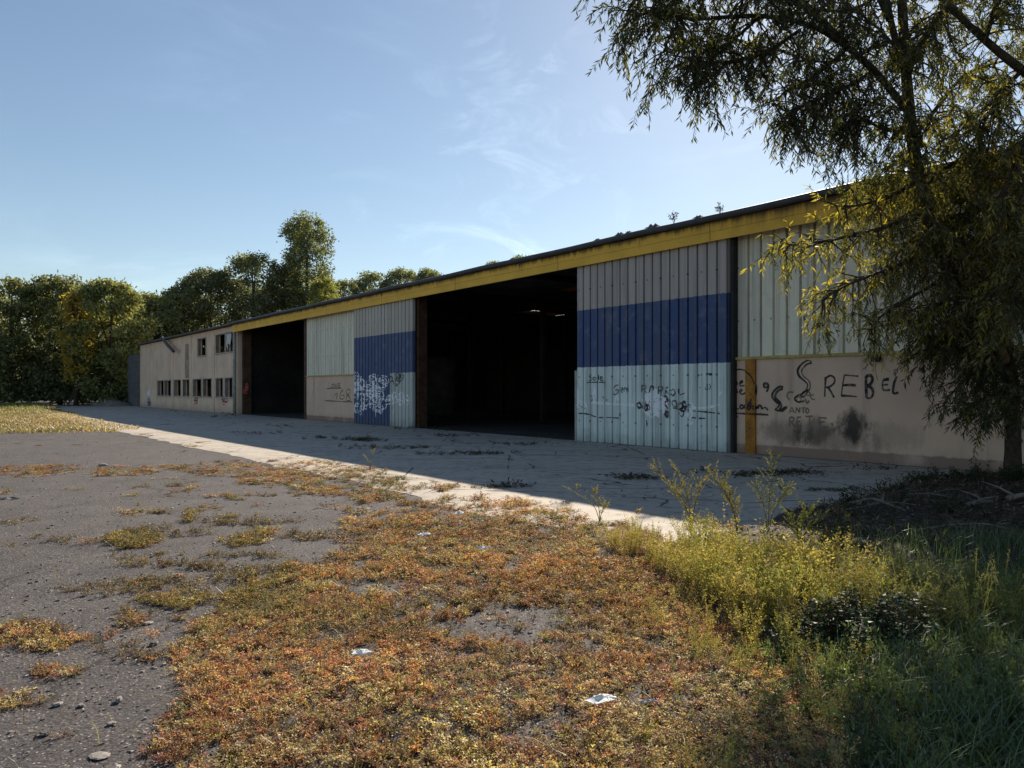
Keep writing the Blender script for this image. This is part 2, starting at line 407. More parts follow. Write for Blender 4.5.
M['tree_leaf'] = leaf_mat('tree_leaf', 0.50, 0.04, 0.5, 2.2, (1.08, 1.0, 0.6))
M['willow_leaf'] = leaf_mat('willow_leaf', 0.46, 0.025, 0.4)
M['weed_leaf'] = leaf_mat('weed_leaf', 0.40, 0.03, 0.5, 1.0, (1.15, 1.1, 0.6))
M['grass_leaf'] = leaf_mat('grass_leaf', 0.42, 0.05, 0.45)
M['bramble_leaf'] = leaf_mat('bramble_leaf', 0.25, 0.03, 0.45)
M['litter'] = leaf_mat('litter', 0.1, 0.03, 0.6)
SKY_DUST, SKY_STR, SKY_GAM, SUN_STR, EXPO = 0.2, 0.063, 0.93, 4.7, 1.02
# ================================================================== THE WAREHOUSE
FOOT = (D * NX, D * NY, 0.0)
A1 = 8.0; A0 = -51.2; DEPTH = 20.0
wh = empty('warehouse', FOOT, TH)
tag(wh, 'long low warehouse with yellow fascia, blue striped sliding doors and two open bays', 'warehouse')

def prof(a, a0, pitch, depth):
    t = ((np.asarray(a, float) - a0) / pitch) % 1.0
    return np.interp(t, [0, 0.79, 0.82, 0.95, 0.98, 1.0], [0, 0, depth, depth, 0, 0])

def sheet(name, a0, a1, z0, z1, y, pitch, depth, mat, parent):
    n = max(1, round((a1 - a0) / pitch)); pitch = (a1 - a0) / n
    xs = [a0]
    for i in range(n):
        for t in (0.79, 0.82, 0.95, 0.98, 1.0):
            xs.append(a0 + (i + t) * pitch)
    ys = y + prof(np.array(xs) - 1e-6, a0, pitch, depth); ys[0] = y; ys[-1] = y
    yb = y + depth + 0.02; b = MB(); k = len(xs)
    vs = [(x, yy, z0) for x, yy in zip(xs, ys)] + [(x, yy, z1) for x, yy in zip(xs, ys)]
    vs += [(x, yb, z0) for x in xs] + [(x, yb, z1) for x in xs]
    fs = []
    for i in range(k - 1):
        fs += [(i, i+1, k+i+1, k+i), (2*k+i+1, 2*k+i, 3*k+i, 3*k+i+1), (k+i, k+i+1, 3*k+i+1, 3*k+i), (i+1, i, 2*k+i, 2*k+i+1)]
    fs += [(0, k, 3*k, 2*k), (k-1, 2*k+k-1, 3*k+k-1, k+k-1)]
    b.add(vs, fs)
    o = b.build(name, mat, parent)
    o['_p'] = (a0, pitch, depth, y)
    return o

_lift = [0]
def strokes(name, lines, width, mat, parent, surf, lim=None):
    """spray strokes: lines of (a, z) points, laid on a surface; surf(a) gives its depth"""
    b = MB()
    for ln in lines:
        w = width
        if lim: ln = [(min(max(p[0], lim[0] + 0.04), lim[1] - 0.04), p[1]) for p in ln]
        P = [np.array(p, float) for p in ln]
        # smooth + subdivide
        Q = []
        for i in range(len(P) - 1):
            p0 = P[max(i-1, 0)]; p1 = P[i]; p2 = P[i+1]; p3 = P[min(i+2, len(P)-1)]
            m = max(2, int(np.linalg.norm(p2 - p1) / 0.035))
            for t in np.linspace(0, 1, m, endpoint=False):
                Q.append(0.5*((2*p1) + (p2-p0)*t + (2*p0-5*p1+4*p2-p3)*t*t + (3*p1-p0-3*p2+p3)*t**3))
        Q.append(P[-1]); Q = np.array(Q)
        if len(Q) < 2: continue
        T = np.gradient(Q, axis=0); T /= (np.linalg.norm(T, axis=1, keepdims=True) + 1e-9)
        Nn = np.stack([-T[:, 1], T[:, 0]], 1)
        wv = w * (0.45 + 1.1 * vnoise(np.arange(len(Q)) * 0.16 + rng.random() * 99, 3.3)) * (0.85 + 0.3 * rng.random(len(Q)))
        wv = np.convolve(np.pad(wv, 2, 'edge'), np.ones(5) / 5, 'valid')
        A = Q + Nn * wv[:, None] / 2; B = Q - Nn * wv[:, None] / 2
        _lift[0] = (_lift[0] + 1) % 23
        lift = 0.003 + _lift[0] * 0.00023
        vs = []
        for i in range(len(Q)):
            l = lift + i * 0.000012
            vs.append((A[i, 0], float(surf(A[i, 0])) - l, A[i, 1])); vs.append((B[i, 0], float(surf(B[i, 0])) - l, B[i, 1]))
        b.add(vs, [(2*i, 2*i+1, 2*i+3, 2*i+2) for i in range(len(Q) - 1)])
    return b.build(name, mat, parent)

def tr(ox, oy, k, lines):
    return [[wall_p(ox + x / k, oy + y / k) for x, y in ln] for ln in lines]

def scribble(ox, oy, k, x0, x1, y0, y1, n, size, slant=0.0):
    """a row of loose hand-drawn loops, like an illegible tag"""
    out = []
    for i in range(n):
        cx = random.uniform(x0, x1); cy = random.uniform(y0, y1); ln = []
        ph = random.random() * 6.3; m = random.randint(4, 9)
        for j in range(m):
            ph += random.uniform(0.7, 2.2)
            ln.append((cx + size * math.cos(ph) * random.uniform(0.3, 1.0) + j * slant, cy + 1.25 * size * math.sin(ph) * random.uniform(0.4, 1.0)))
        out.append(ln)
    return tr(ox, oy, k, out)

# --- walls, cladding, doors
Z_F0, Z_F1, Z_R = 5.37, 5.86, 6.07
clad_a = sheet('wall_cladding', -39.6, -33.55, 2.36, 5.75, 0.06, 0.28, 0.06, M['clad'], wh)
bw = MB().box(-39.6, -33.55, 0.05, 0.33, 0.0, 2.30); base_a = bw.build('base_wall', M['base_wall'], wh)
MB().box(-39.6, -33.5, -0.015, 0.2, 2.302, 2.358).build('flashing', M['flash'], wh)
clad_d = sheet('wall_cladding', -12.0, A1, 2.42, 5.75, 0.10, 0.36, 0.09, M['clad'], wh)
base_d = MB().box(-12.0, A1, 0.05, 0.33, 0.0, 2.35).build('base_wall', M['base_wall'], wh)
MB().box(-12.0, A1, -0.02, 0.25, 2.352, 2.418).build('flashing', M['flash'], wh)
MB().box(-8.4 - 0.09, -8.4 + 0.09, -0.06, 0.048, 2.20, 2.35).build('bracket', M['dark_steel'], wh)
door_b = sheet('sliding_door', -33.35, -27.8, 0.04, 5.62, -0.17, 0.31, 0.08, M['door_b'], wh)
tag(door_b, 'smaller blue striped sliding door thick with white scribbles')
door_c = sheet('sliding_door', -17.71, -12.08, 0.04, 5.62, -0.17, 0.315, 0.09, M['door_c'], wh)
tag(door_c, 'sliding door with a full width blue band over pale green')
MB().box(-17.84, -17.73, -0.16, -0.06, 0.03, 2.2).build('door_guide', M['pipe'], wh)
MB().box(-12.06, -11.985, -0.10, 0.045, 0.0, 5.36).build('post', M['dark_steel'], wh)
op = MB().box(-11.70, -11.42, -0.012, 0.048, 0.0, 2.345).build('post', M['orange_steel'], wh); tag(op, 'orange painted steel post set in the tan wall')
# rusty steel columns at the bays
for (a, w, y0, y1) in ((-27.85, 0.35, 0.02, 0.42), (-39.75, 0.26, 0.02, 0.2)):
    b = MB(); b.box(a - w/2, a + w/2, y0, y0 + 0.04, 0, 5.7); b.box(a - w/2, a + w/2, y1 - 0.04, y1, 0, 5.7); b.box(a + w/2 - 0.05, a + w/2 - 0.02, y0 + 0.041, y1 - 0.041, 0, 5.69)
    tag(b.build('column', M['rust'], wh), 'rusty brown steel column beside the open bay')
MB().box(-51.0, -50.85, 0.30, 0.85, 0.0, 5.7).build('reveal_wall', simple('brown_reveal', (0.12, 0.065, 0.042), 0.4, 2, 0.9, 0.1), wh)
MB().box(A0 + 0.2, -11.9, -0.055, 0.0, 5.56, 5.74).build('door_rail', M['dark_steel'], wh)
# fascia: two long yellow boards
fa = MB(); fa.box(A0, A1, -0.30, -0.24, Z_F0, 5.605); fa.box(A0, A1, -0.305, -0.24, 5.611, Z_F1)
fa.build('fascia', M['fascia'], wh)
MB().box(A0, A1, -0.235, 0.35, 5.752, 5.80).build('soffit', M['dark_steel'], wh)

# --- roof, low double pitch of corrugated sheets
SL = math.tan(R(2.6))
def roof_z(q): return (5.93 + min(q, DEPTH / 2) * SL - max(0.0, q - DEPTH / 2) * SL)
sky_rows = [(-27.0, 8.6), (-22.6, 8.6), (-31.5, 13.8), (-25.4, 13.8), (-36.5, 13.8)]
def roof_mesh(a0, a1, skip, seed):
    b = MB(); pitch = 0.177; n = int((a1 - a0) / pitch * 4)
    qs = [-0.42, 0.6, 1.4, 3, 5, 7.5, 9.7, 10.3, 12.5, 15.0, 17.5, DEPTH + 0.3]
    xs = [a0 + i * (a1 - a0) / n for i in range(n + 1)]
    for s in (0, 1):
        vs = []
        for q in qs:
            for x in xs:
                wv = 0.026 * math.cos(2 * math.pi * x / pitch)
                sag = 0.03 * (vnoise(x * 0.35, q * 0.3 + seed) - 0.5) + 0.02 * (vnoise(np.floor(x / 0.9) * 1.7, np.floor(q / 1.6) + seed) - 0.5)
                vs.append((x, q, roof_z(q) + 0.06 + wv + float(sag) - s * 0.012))
        k = len(xs); fs = []
        for j in range(len(qs) - 1):
            for i in range(k - 1):
                if skip(0.5 * (xs[i] + xs[i+1]), 0.5 * (qs[j] + qs[j+1])): continue
                f = (j*k+i, j*k+i+1, (j+1)*k+i+1, (j+1)*k+i); fs.append(f if not s else f[::-1])
        b.add(vs, fs)
    return b
def in_sky(x, q):
    return any(abs(x - a) < 0.95 and abs(q - s) < 1.3 for a, s in sky_rows)
roof = roof_mesh(A0, A1, in_sky, 3.0).build('roof', M['roof'], wh)
for a, s in sky_rows:
    MB().box(a - 1.05, a + 1.05, s - 1.45, s + 1.45, roof_z(s) + 0.055, roof_z(s) + 0.066).build('skylight', M['skylight'], roof)
rd = MB(); rd.tube([(A0, DEPTH/2, roof_z(10) + 0.10), (A1, DEPTH/2, roof_z(10) + 0.10)], 0.12, 8); rd.build('ridge_cap', M['roof'], roof)
# broken upturned sheet edges along the eaves
for (px, w, h) in ((660, 0.55, 0.13), (627, 0.35, 0.10), (636, 0.25, 0.07), (706, 0.3, 0.06), (605, 0.25, 0.05), (398, 0.5, 0.08), (283, 0.8, 0.12), (520, 0.3, 0.05)):
    a, _ = wall_a(px); b = MB()
    vs = []
    for i in range(9):
        t = i / 8 - 0.5
        vs += [(a + t * w, -0.40, 6.01), (a + t * w, -0.33 + 0.03 * math.sin(i), 6.03 + h * max(0, math.cos(t * 3)) * (0.6 + 0.4 * math.sin(i * 2.3)) + 0.02), (a + t * w, -0.05, 6.02)]
    fs = []
    for i in range(8): fs += [(3*i, 3*i+3, 3*i+4, 3*i+1), (3*i+1, 3*i+4, 3*i+5, 3*i+2)]
    b.add(vs, fs); b.build('broken_edge', M['roof'], roof)
g = MB()
nseg = 60; pts = [(A0 + (A1 - A0) * i / nseg, -0.40 + 0.004 * math.sin(i * 1.7), 5.935 + 0.012 * math.sin(i * 0.9) - 0.01 * (i % 7 == 3)) for i in range(nseg + 1)]
g.tube(pts, 0.082, 10); g.build('gutter', M['gutter'], wh, smooth=True)

# --- inside: floor, walls, frames
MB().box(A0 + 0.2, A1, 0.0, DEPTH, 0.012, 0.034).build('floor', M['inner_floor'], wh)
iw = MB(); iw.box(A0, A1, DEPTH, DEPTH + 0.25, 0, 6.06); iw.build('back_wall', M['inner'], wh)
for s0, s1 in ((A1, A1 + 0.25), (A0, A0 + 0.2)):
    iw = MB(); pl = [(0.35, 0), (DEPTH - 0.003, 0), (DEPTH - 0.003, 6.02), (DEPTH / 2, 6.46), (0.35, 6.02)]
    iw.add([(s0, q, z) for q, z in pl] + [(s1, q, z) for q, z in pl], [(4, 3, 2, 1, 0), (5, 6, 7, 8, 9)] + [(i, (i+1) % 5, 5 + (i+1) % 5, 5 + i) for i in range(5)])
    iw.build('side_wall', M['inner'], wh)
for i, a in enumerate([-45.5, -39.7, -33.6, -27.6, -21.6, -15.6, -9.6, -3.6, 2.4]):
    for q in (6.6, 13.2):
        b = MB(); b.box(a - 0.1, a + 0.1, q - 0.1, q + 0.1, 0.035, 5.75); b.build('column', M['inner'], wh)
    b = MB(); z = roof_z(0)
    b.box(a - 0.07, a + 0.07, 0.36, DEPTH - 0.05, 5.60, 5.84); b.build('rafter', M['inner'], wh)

# --- writing on the wall and doors
sf_d = lambda a: -0.012 if -11.70 < a < -11.42 else 0.05
k6 = (720, 340, 5.12)
rebel = [[(535,190),(532,240),(530,290)], [(535,195),(560,182),(580,195),(578,220),(555,240),(535,243)], [(548,243),(565,270),(578,295)],
 [(632,178),(622,230),(615,285)], [(632,178),(665,182),(703,185)], [(622,232),(655,230),(690,232)], [(615,285),(650,286),(695,290)],
 [(742,185),(742,240),(745,298)], [(742,187),(765,180),(775,200),(765,225),(745,235)], [(745,235),(770,245),(778,270),(768,295),(745,298)],
 [(830,205),(825,230),(830,258)], [(830,205),(860,200)], [(826,230),(855,228)], [(830,258),(865,255)],
 [(900,185),(885,225),(882,272),(908,268)]]
strokes('graffiti_lettering', tr(*k6, rebel), 0.05, M['black_paint'], base_d, sf_d)
snakes = [[(460,122),(460,110),(440,105),(410,125),(392,155),(400,185),(425,208),(443,228),(438,250),(420,272),(390,285),(376,302),(395,318),(425,312)],
 [(462,118),(440,124),(418,145),(412,165),(425,188),(450,210),(456,240),(446,262),(424,290),(408,288),(420,270),(446,256)],
 [(318,240),(295,240),(268,265),(262,290),(280,315),(298,330),(285,350),(275,355),(300,362),(335,345)],
 [(316,250),(298,255),(280,275),(278,295),(300,318),(308,340),(300,355)], [(298,352),(312,366),(326,352),(338,342),(322,345),(312,360)],
 [(240,225),(222,222),(220,240),(238,240),(242,225),(240,250),(232,265)]]
strokes('graffiti_lettering', tr(*k6, snakes), 0.045, M['black_paint'], base_d, sf_d)
small = [[(370,268),(345,268),(338,288),(350,308)], [(395,288),(384,304),(396,318),(410,304),(395,288)], [(452,265),(462,300),(480,305)], [(440,285),(474,280)], [(430,300),(440,325),(450,310)],
 [(350,375),(362,345),(375,375)], [(355,365),(372,363)], [(382,375),(385,345)], [(385,345),(400,372)], [(400,372),(403,345)], [(410,348),(432,346)], [(420,347),(420,375)], [(440,348),(432,360),(440,376),(450,362),(440,348)],
 [(350,440),(352,395)], [(352,396),(372,398),(368,415),(352,418)], [(358,418),(378,445)], [(390,395),(388,440)], [(390,395),(410,395)], [(389,418),(405,417)], [(388,440),(408,440)],
 [(432,392),(470,390)], [(452,391),(455,440)], [(500,395),(508,450)], [(500,397),(540,400)], [(504,422),(530,418)], [(508,450),(545,446)], [(565,425),(570,440)], [(365,485),(378,478),(382,492)], [(400,480),(402,494)]]
strokes('graffiti_lettering', tr(*k6, small), 0.036, M['grey_paint'], base_d, sf_d)
london = [[(58,160),(90,150),(130,160),(165,195),(182,250),(175,300)], [(62,230),(65,208),(72,228),(78,208),(85,232)], [(95,222),(110,215),(105,208),(95,218),(100,235),(120,232)],
 [(65,250),(68,275)], [(78,248),(82,274)], [(92,268),(108,258),(102,252),(94,264),(106,278),(126,270)],
 [(62,315),(65,350),(92,352)], [(104,330),(96,342),(106,353),(114,340),(104,330)], [(118,352),(121,334),(130,335),(133,353)], [(150,338),(140,348),(152,357),(158,342)], [(160,300),(158,356)],
 [(172,335),(166,346),(176,356),(184,344),(172,335)], [(190,352),(192,336),(204,338),(208,354)], [(208,354),(225,345),(240,360)], [(62,375),(150,378),(242,383)],
 [(60,395),(85,392)], [(60,408),(80,404)], [(62,470),(70,490),(64,510)]]
strokes('graffiti_lettering', tr(*k6, london), 0.04, M['black_paint'], base_d, sf_d)
strokes('graffiti_lettering', scribble(*k6, 60, 70, 300, 345, 3, 12) + scribble(*k6, 145, 160, 325, 360, 4, 9), 0.045, M['purple_paint'], base_d, sf_d)

p0, pp, pd, py_ = door_c['_p']
sf_c = lambda a: py_ + float(prof(a, p0, pp, pd))
k5 = (560, 340, 5.12)
dark = [[(185,180),(172,178),(172,190),(185,195),(182,207),(168,207)], [(195,190),(190,200),(198,207),(203,195),(195,190)], [(210,190),(210,207)], [(220,178),(219,207)], [(228,198),(240,195),(234,188),(227,198),(232,208),(243,205)], [(160,218),(205,216),(250,217)],
 [(325,230),(305,235),(293,260),(300,280),(318,270),(320,255),(305,258)], [(330,262),(345,250),(335,245),(330,262),(345,268)], [(350,265),(352,245),(362,250),(365,265),(370,230)],
 [(440,265),(442,232)], [(442,232),(462,235),(458,250),(442,252)], [(448,252),(468,270)], [(478,270),(490,235),(500,270)], [(482,258),(497,257)], [(525,275),(527,238)], [(527,238),(548,242),(545,258),(528,260)],
 [(560,280),(565,242)], [(565,242),(585,248),(580,262),(565,264),(590,285)], [(600,250),(588,268),(600,285),(612,268),(600,250)], [(628,250),(630,280),(660,272)], [(500,300),(502,235)],
 [(770,175),(800,173)], [(768,180),(802,179)], [(770,230),(785,225),(793,240),(785,252),(765,250),(775,235)], [(738,240),(742,246)], [(465,410),(467,440)]]
strokes('graffiti_lettering', tr(*k5, dark), 0.034, M['black_paint'], door_c, sf_c, (-17.71, -12.08))
pur = [[(115,375),(160,378),(215,395),(270,396),(332,400)], [(700,362),(770,368),(840,376)], [(690,395),(735,400),(775,400)], [(120,335),(150,350)], [(718,195),(724,180),(736,182)], [(325,372),(328,398)],
       [(170,290),(190,288),(182,320)], [(240,290),(262,310)]]
strokes('graffiti_lettering', tr(*k5, pur) + scribble(*k5, 425, 470, 290, 350, 5, 18) + scribble(*k5, 560, 690, 300, 375, 13, 22), 0.036, M['purple_paint'], door_c, sf_c, (-17.71, -12.08))
wht = [[(205,322),(290,328),(360,332),(425,335)], [(690,346),(770,346),(845,330)], [(86,345),(84,270),(95,250),(102,275),(90,300),(100,330),(118,345),(135,325),(120,310),(105,330)], [(140,345),(150,320),(158,345)],
       [(195,320),(192,275),(200,250),(205,300)], [(180,325),(200,318),(215,325)], [(300,330),(312,285),(325,325)], [(690,322),(680,340),(695,360),(705,338),(690,322)], [(695,360),(675,385),(685,402),(700,380),(695,360)], [(845,265),(832,300),(835,345)],
       [(480,360),(520,378),(560,375)], [(675,415),(685,430),(700,420)]]
strokes('graffiti_lettering', tr(*k5, wht) + scribble(*k5, 465, 560, 275, 365, 20, 30), 0.065, M['white_paint'], door_c, sf_c, (-17.71, -12.08))

b0, bp, bd, by_ = door_b['_p']
sf_b = lambda a: by_ + float(prof(a, b0, bp, bd))
k2 = (230, 290, 5.12)
strokes('graffiti_lettering', scribble(*k2, 648, 812, 445, 600, 40, 30) + scribble(*k2, 642, 800, 560, 640, 14, 12) + scribble(*k2, 825, 930, 535, 580, 14, 18) + tr(*k2, [[(850,570),(858,605),(852,635)], [(760,570),(765,650)], [(690,560),(695,640)], [(910,545),(915,610)], [(750,480),(752,590)]]), 0.042, M['white_paint'], door_b, sf_b, (-33.35, -27.8))
strokes('graffiti_lettering', scribble(*k2, 840, 895, 440, 530, 7, 18) + tr(*k2, [[(700,575),(780,580),(850,572)]]), 0.05, M['black_paint'], door_b, sf_b)
love = [[(503,470),(500,500),(515,500)], [(522,480),(517,492),(524,500),(530,488),(522,480)], [(533,478),(538,500),(545,476)], [(552,478),(548,500)], [(549,478),(562,477)], [(549,489),(560,488)], [(548,500),(562,500)], [(490,505),(565,502)],
        [(575,510),(560,530),(560,555),(575,558),(580,540),(562,540)], [(600,505),(590,525),(605,545),(612,565),(595,565),(592,548),(612,520),(600,505)], [(530,540),(545,530),(540,560)], [(480,566),(550,570),(622,573)]]
strokes('graffiti_lettering', tr(*k2, love), 0.055, M['grey_paint'], base_a, sf_d)

# ================================================================== THE ANNEX (low offices at the far end)
AX0 = -80.4; AX1 = A0 - 0.02
an = empty('office_annex', (FOOT[0] + EX * AX1, FOOT[1] + EY * AX1, 0.0), TH)
tag(an, 'tan rendered office annex with broken empty windows at the far end', 'office building')
OA = -AX1
def win(ox, x0, x1, z0, z1):
    a0 = wall_a(120 + x0 / 7.314)[0]; a1 = wall_a(120 + x1 / 7.314)[0]
    return (a0 + OA, a1 + OA, z0, z1)
low = [win(0, *w, 1.13, 2.40) for w in ((272, 317), (322, 369), (392, 441), (457, 503), (530, 591), (604, 665), (698, 749), (764, 819))]
upp = [win(0, 565, 624, 4.15, 5.42), win(0, 697, 764, 4.18, 5.46), win(0, 772, 834, 4.18, 5.46)]
holes = low + upp
def wall_holes(a0, a1, z0, z1, holes, y0, t):
    xs = sorted({a0, a1} | {h[0] for h in holes} | {h[1] for h in holes}); zs = sorted({z0, z1} | {h[2] for h in holes} | {h[3] for h in holes})
    b = MB()
    hole = lambda x, z: any(h[0] < x < h[1] and h[2] < z < h[3] for h in holes)
    for i in range(len(xs) - 1):
        for j in range(len(zs) - 1):
            if hole((xs[i] + xs[i+1]) / 2, (zs[j] + zs[j+1]) / 2): continue
            x, X, z, Z = xs[i], xs[i+1], zs[j], zs[j+1]
            b.add([(x,y0,z),(X,y0,z),(X,y0,Z),(x,y0,Z)], [(0,1,2,3)]); b.add([(x,y0+t,z),(X,y0+t,z),(X,y0+t,Z),(x,y0+t,Z)], [(3,2,1,0)])
    for x, X, z, Z in holes:
        v = [(x,y0,z),(X,y0,z),(X,y0,Z),(x,y0,Z),(x,y0+t,z),(X,y0+t,z),(X,y0+t,Z),(x,y0+t,Z)]
        b.add(v, [(0,4,5,1),(1,5,6,2),(2,6,7,3),(3,7,4,0)])
    x, X, z, Z = a0, a1, z0, z1
    v = [(x,y0,z),(X,y0,z),(X,y0,Z),(x,y0,Z),(x,y0+t,z),(X,y0+t,z),(X,y0+t,Z),(x,y0+t,Z)]
    b.add(v, [(3,2,6,7),(0,3,7,4),(1,5,6,2)])
    return b
wall = wall_holes(AX0 + OA, AX1 + OA, 0, 5.86, holes, 0.05, 0.30).build('wall', M['annex_render'], an)
for i, h in enumerate(holes):
    x, X, z, Z = h; t = 0.07; y0, y1 = 0.012, 0.052
    b = MB(); b.box(x - t, x, y0, y1 + 0.2, z, Z); b.box(X, X + t, y0, y1, z, Z); b.box(x - t, X + t, y0 - 0.001, y1, Z, Z + t)
    w = b.build('window_frame', M['frame'], an)
    MB().box(x - 0.09, X + 0.09, -0.045, 0.05, z - 0.09, z - 0.002).build('sill', M['frame'], w)
# pilaster joints and the dark drip strip
for px in (156.5, 172.5, 190.5, 213.5):
    a = wall_a(px)[0] + OA
    MB().box(a - 0.10, a + 0.10, 0.0, 0.05, 0.0, 5.8).build('pilaster', M['annex_render'], an)
a = wall_a(186.5)[0] + OA
MB().box(a - 0.55, a + 0.45, 0.028, 0.05, 2.55, 5.2).build('stained_panel', simple('sooty_render', (0.44, 0.335, 0.26), 0.4, 2, 0.95, 0.1), an)
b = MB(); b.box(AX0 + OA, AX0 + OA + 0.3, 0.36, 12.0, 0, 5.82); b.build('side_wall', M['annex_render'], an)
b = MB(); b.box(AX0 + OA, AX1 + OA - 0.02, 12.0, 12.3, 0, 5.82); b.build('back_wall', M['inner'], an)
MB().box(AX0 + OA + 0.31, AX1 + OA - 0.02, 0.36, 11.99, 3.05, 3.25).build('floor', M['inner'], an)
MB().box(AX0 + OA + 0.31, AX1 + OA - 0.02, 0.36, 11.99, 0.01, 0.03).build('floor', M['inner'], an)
b = MB()
b.add([(AX0+OA-0.3,-0.35,5.90),(AX1+OA,-0.35,5.90),(AX1+OA,12.4,6.2),(AX0+OA-0.3,12.4,6.2),(AX0+OA-0.3,-0.35,6.0),(AX1+OA,-0.35,6.0),(AX1+OA,12.4,6.3),(AX0+OA-0.3,12.4,6.3)], [(0,3,2,1),(4,5,6,7),(0,1,5,4),(1,2,6,5),(2,3,7,6),(3,0,4,7)])
b.build('roof', M['roof'], an)
a = AX1 + OA - 0.28
b = MB(); b.tube([(a, -0.06, 5.85), (a, -0.06, 3), (a, -0.06, 0.05)], 0.10, 8); b.build('downpipe', M['pipe'], an, smooth=True)
# a length of gutter that has come loose and hangs down
s = wall_p(166.5, 339); e = wall_p(179.5, 351.5)
b = MB(); b.tube([(s[0] + OA, -0.35, s[1] + 0.1), ((s[0]+e[0])/2 + OA, -0.42, (s[1]+e[1])/2), (e[0] + OA, -0.45, e[1])], 0.13, 8)
tag(b.build('gutter', M['gutter'], an), 'loose length of dark gutter hanging down from the eaves')
sf_a = lambda a: 0.05
k1 = (120, 320, 7.314)
def sh(lines): return [[(p[0] + OA, p[1]) for p in ln] for ln in lines]
strokes('graffiti_lettering', sh(scribble(*k1, 535, 560, 572, 605, 5, 18) + scribble(*k1, 752, 782, 575, 610, 5, 18)), 0.06, M['red_paint'], wall, sf_a)
strokes('graffiti_lettering', sh(scribble(*k1, 198, 212, 575, 620, 5, 14)), 0.06, M['blue_paint'], wall, sf_a)
strokes('graffiti_lettering', sh(scribble(*k1, 200, 210, 515, 560, 5, 12)), 0.06, M['white_paint'], wall, sf_a)
# red scrawl on the reveal of the first bay
strokes('graffiti_lettering', scribble(*k2, 50, 70, 485, 525, 6, 12), 0.06, M['red_paint'], bpy.data.objects['reveal_wall'], lambda a: 0.30)

# grey block wall against the annex's far end
a0_, a1_ = AX0 - 4.6, AX0 - 0.03
bwall = empty('block_wall', (FOOT[0] + EX * a1_, FOOT[1] + EY * a1_, 0), TH)
tag(bwall, 'grey concrete block wall against the far end of the annex', 'block wall')
MB().box(a0_ - a1_, 0, -0.2, 0.1, 0, 5.05).build('wall', M['blocks'], bwall)
MB().box(a0_ - a1_ - 0.03, 0.0, -0.23, 0.13, 5.053, 5.12).build('coping', M['gutter'], bwall)

# torn cloth in the upper window
s = wall_p(222.5, 334.5); e = wall_p(230.0, 351.0)
b = MB(); n = 10; m = 9
vs = []
for j in range(m + 1):
    for i in range(n + 1):
        t = i / n; u = j / m
        x = s[0] + (0.35 + (e[0] - s[0] - 0.35) * t) + 0.25 * u * (0.5 - t) + 0.1 * math.sin(u * 5)
        z = s[1] - (s[1] - e[1]) * u * (0.78 + 0.22 * math.sin(t * 7 + 0.6))
        vs.append((x, 0.10 + 0.06 * math.sin(t * 16 + u * 2), z))
b.add(vs, [(j*(n+1)+i, j*(n+1)+i+1, (j+1)*(n+1)+i+1, (j+1)*(n+1)+i) for j in range(m) for i in range(n)])
cl = b.build('torn_curtain', M['cloth'], None, True); cl.location = FOOT; cl.rotation_euler = (0, 0, TH)
sm = cl.modifiers.new('Solidify', 'SOLIDIFY'); sm.thickness = 0.012
tag(cl, 'torn white curtain hanging out of the upper window of the annex', 'curtain')

# storage tank in the dark of the large bay
def fac(a, q, z=0.0): return (FOOT[0] + EX * a + NX * q, FOOT[1] + EY * a + NY * q, z)
tk = empty('storage_tank', fac(-36.3, 6.0, 0.034), TH)
tag(tk, 'dull storage tank standing just inside the large open bay', 'tank')
b = MB(); b.tube([(0,0,0.25),(0,0,0.3),(0,0,3.1),(0,0,3.35),(0,0,3.45)], [1.0,1.25,1.25,1.0,0.4], 24); b.build('body', M['tank'], tk, True)
for i in range(4):
    t = math.pi/4 + i*math.pi/2
    MB().box(math.cos(t)-0.06, math.cos(t)+0.06, math.sin(t)-0.06, math.sin(t)+0.06, 0, 0.28).build('leg', M['dark_steel'], tk)
# ================================================================== GROUND
def sheet_mesh(name, xs, ys, zf, mat):
    X, Y = np.meshgrid(xs, ys); Z = zf(X, Y)
    V = np.stack([X, Y, Z], -1).reshape(-1, 3); k = len(xs); b = MB()
    b.add(V.tolist(), [(j*k+i, j*k+i+1, (j+1)*k+i+1, (j+1)*k+i) for j in range(len(ys)-1) for i in range(k-1)])
    return b.build(name, mat, None, True)
gxs = np.concatenate([[-1500, -400, -150], np.arange(-60, 40.1, 1.0), [150, 400, 1500]])
gys = np.concatenate([[-300, -60, -20], np.arange(-5, 90.1, 1.0), [150, 400, 1800]])
yard = sheet_mesh('asphalt_yard', gxs, gys, lambda X, Y: np.zeros_like(X), M['asphalt']); tag(yard, kind='structure')

# concrete apron: a thin slab in front of the bays, its front edge a little broken
ap = MB(); N_ = 320
af = np.linspace(-93, -2.5, N_)
qf = (5.78 - D) + 0.30 * (vnoise(af * 0.45, 3.0) - 0.5) + 0.22 * (vnoise(af * 2.1, 8.0) - 0.5)
vs = []
for a, q in zip(af, qf):
    p0 = fac(a, q, -0.05); p1 = fac(a, q, 0.005); p2 = fac(a, q + 0.35, 0.028); p3 = fac(a, -0.001, 0.028)
    vs += [p0, p1, p2, p3]
fs = []
for i in range(N_ - 1):
    for j in range(3): fs.append((4*i+j, 4*i+4+j, 4*i+5+j, 4*i+1+j))
ap.add(vs, fs); apron = ap.build('concrete_apron', M['concrete']); tag(apron, kind='structure')

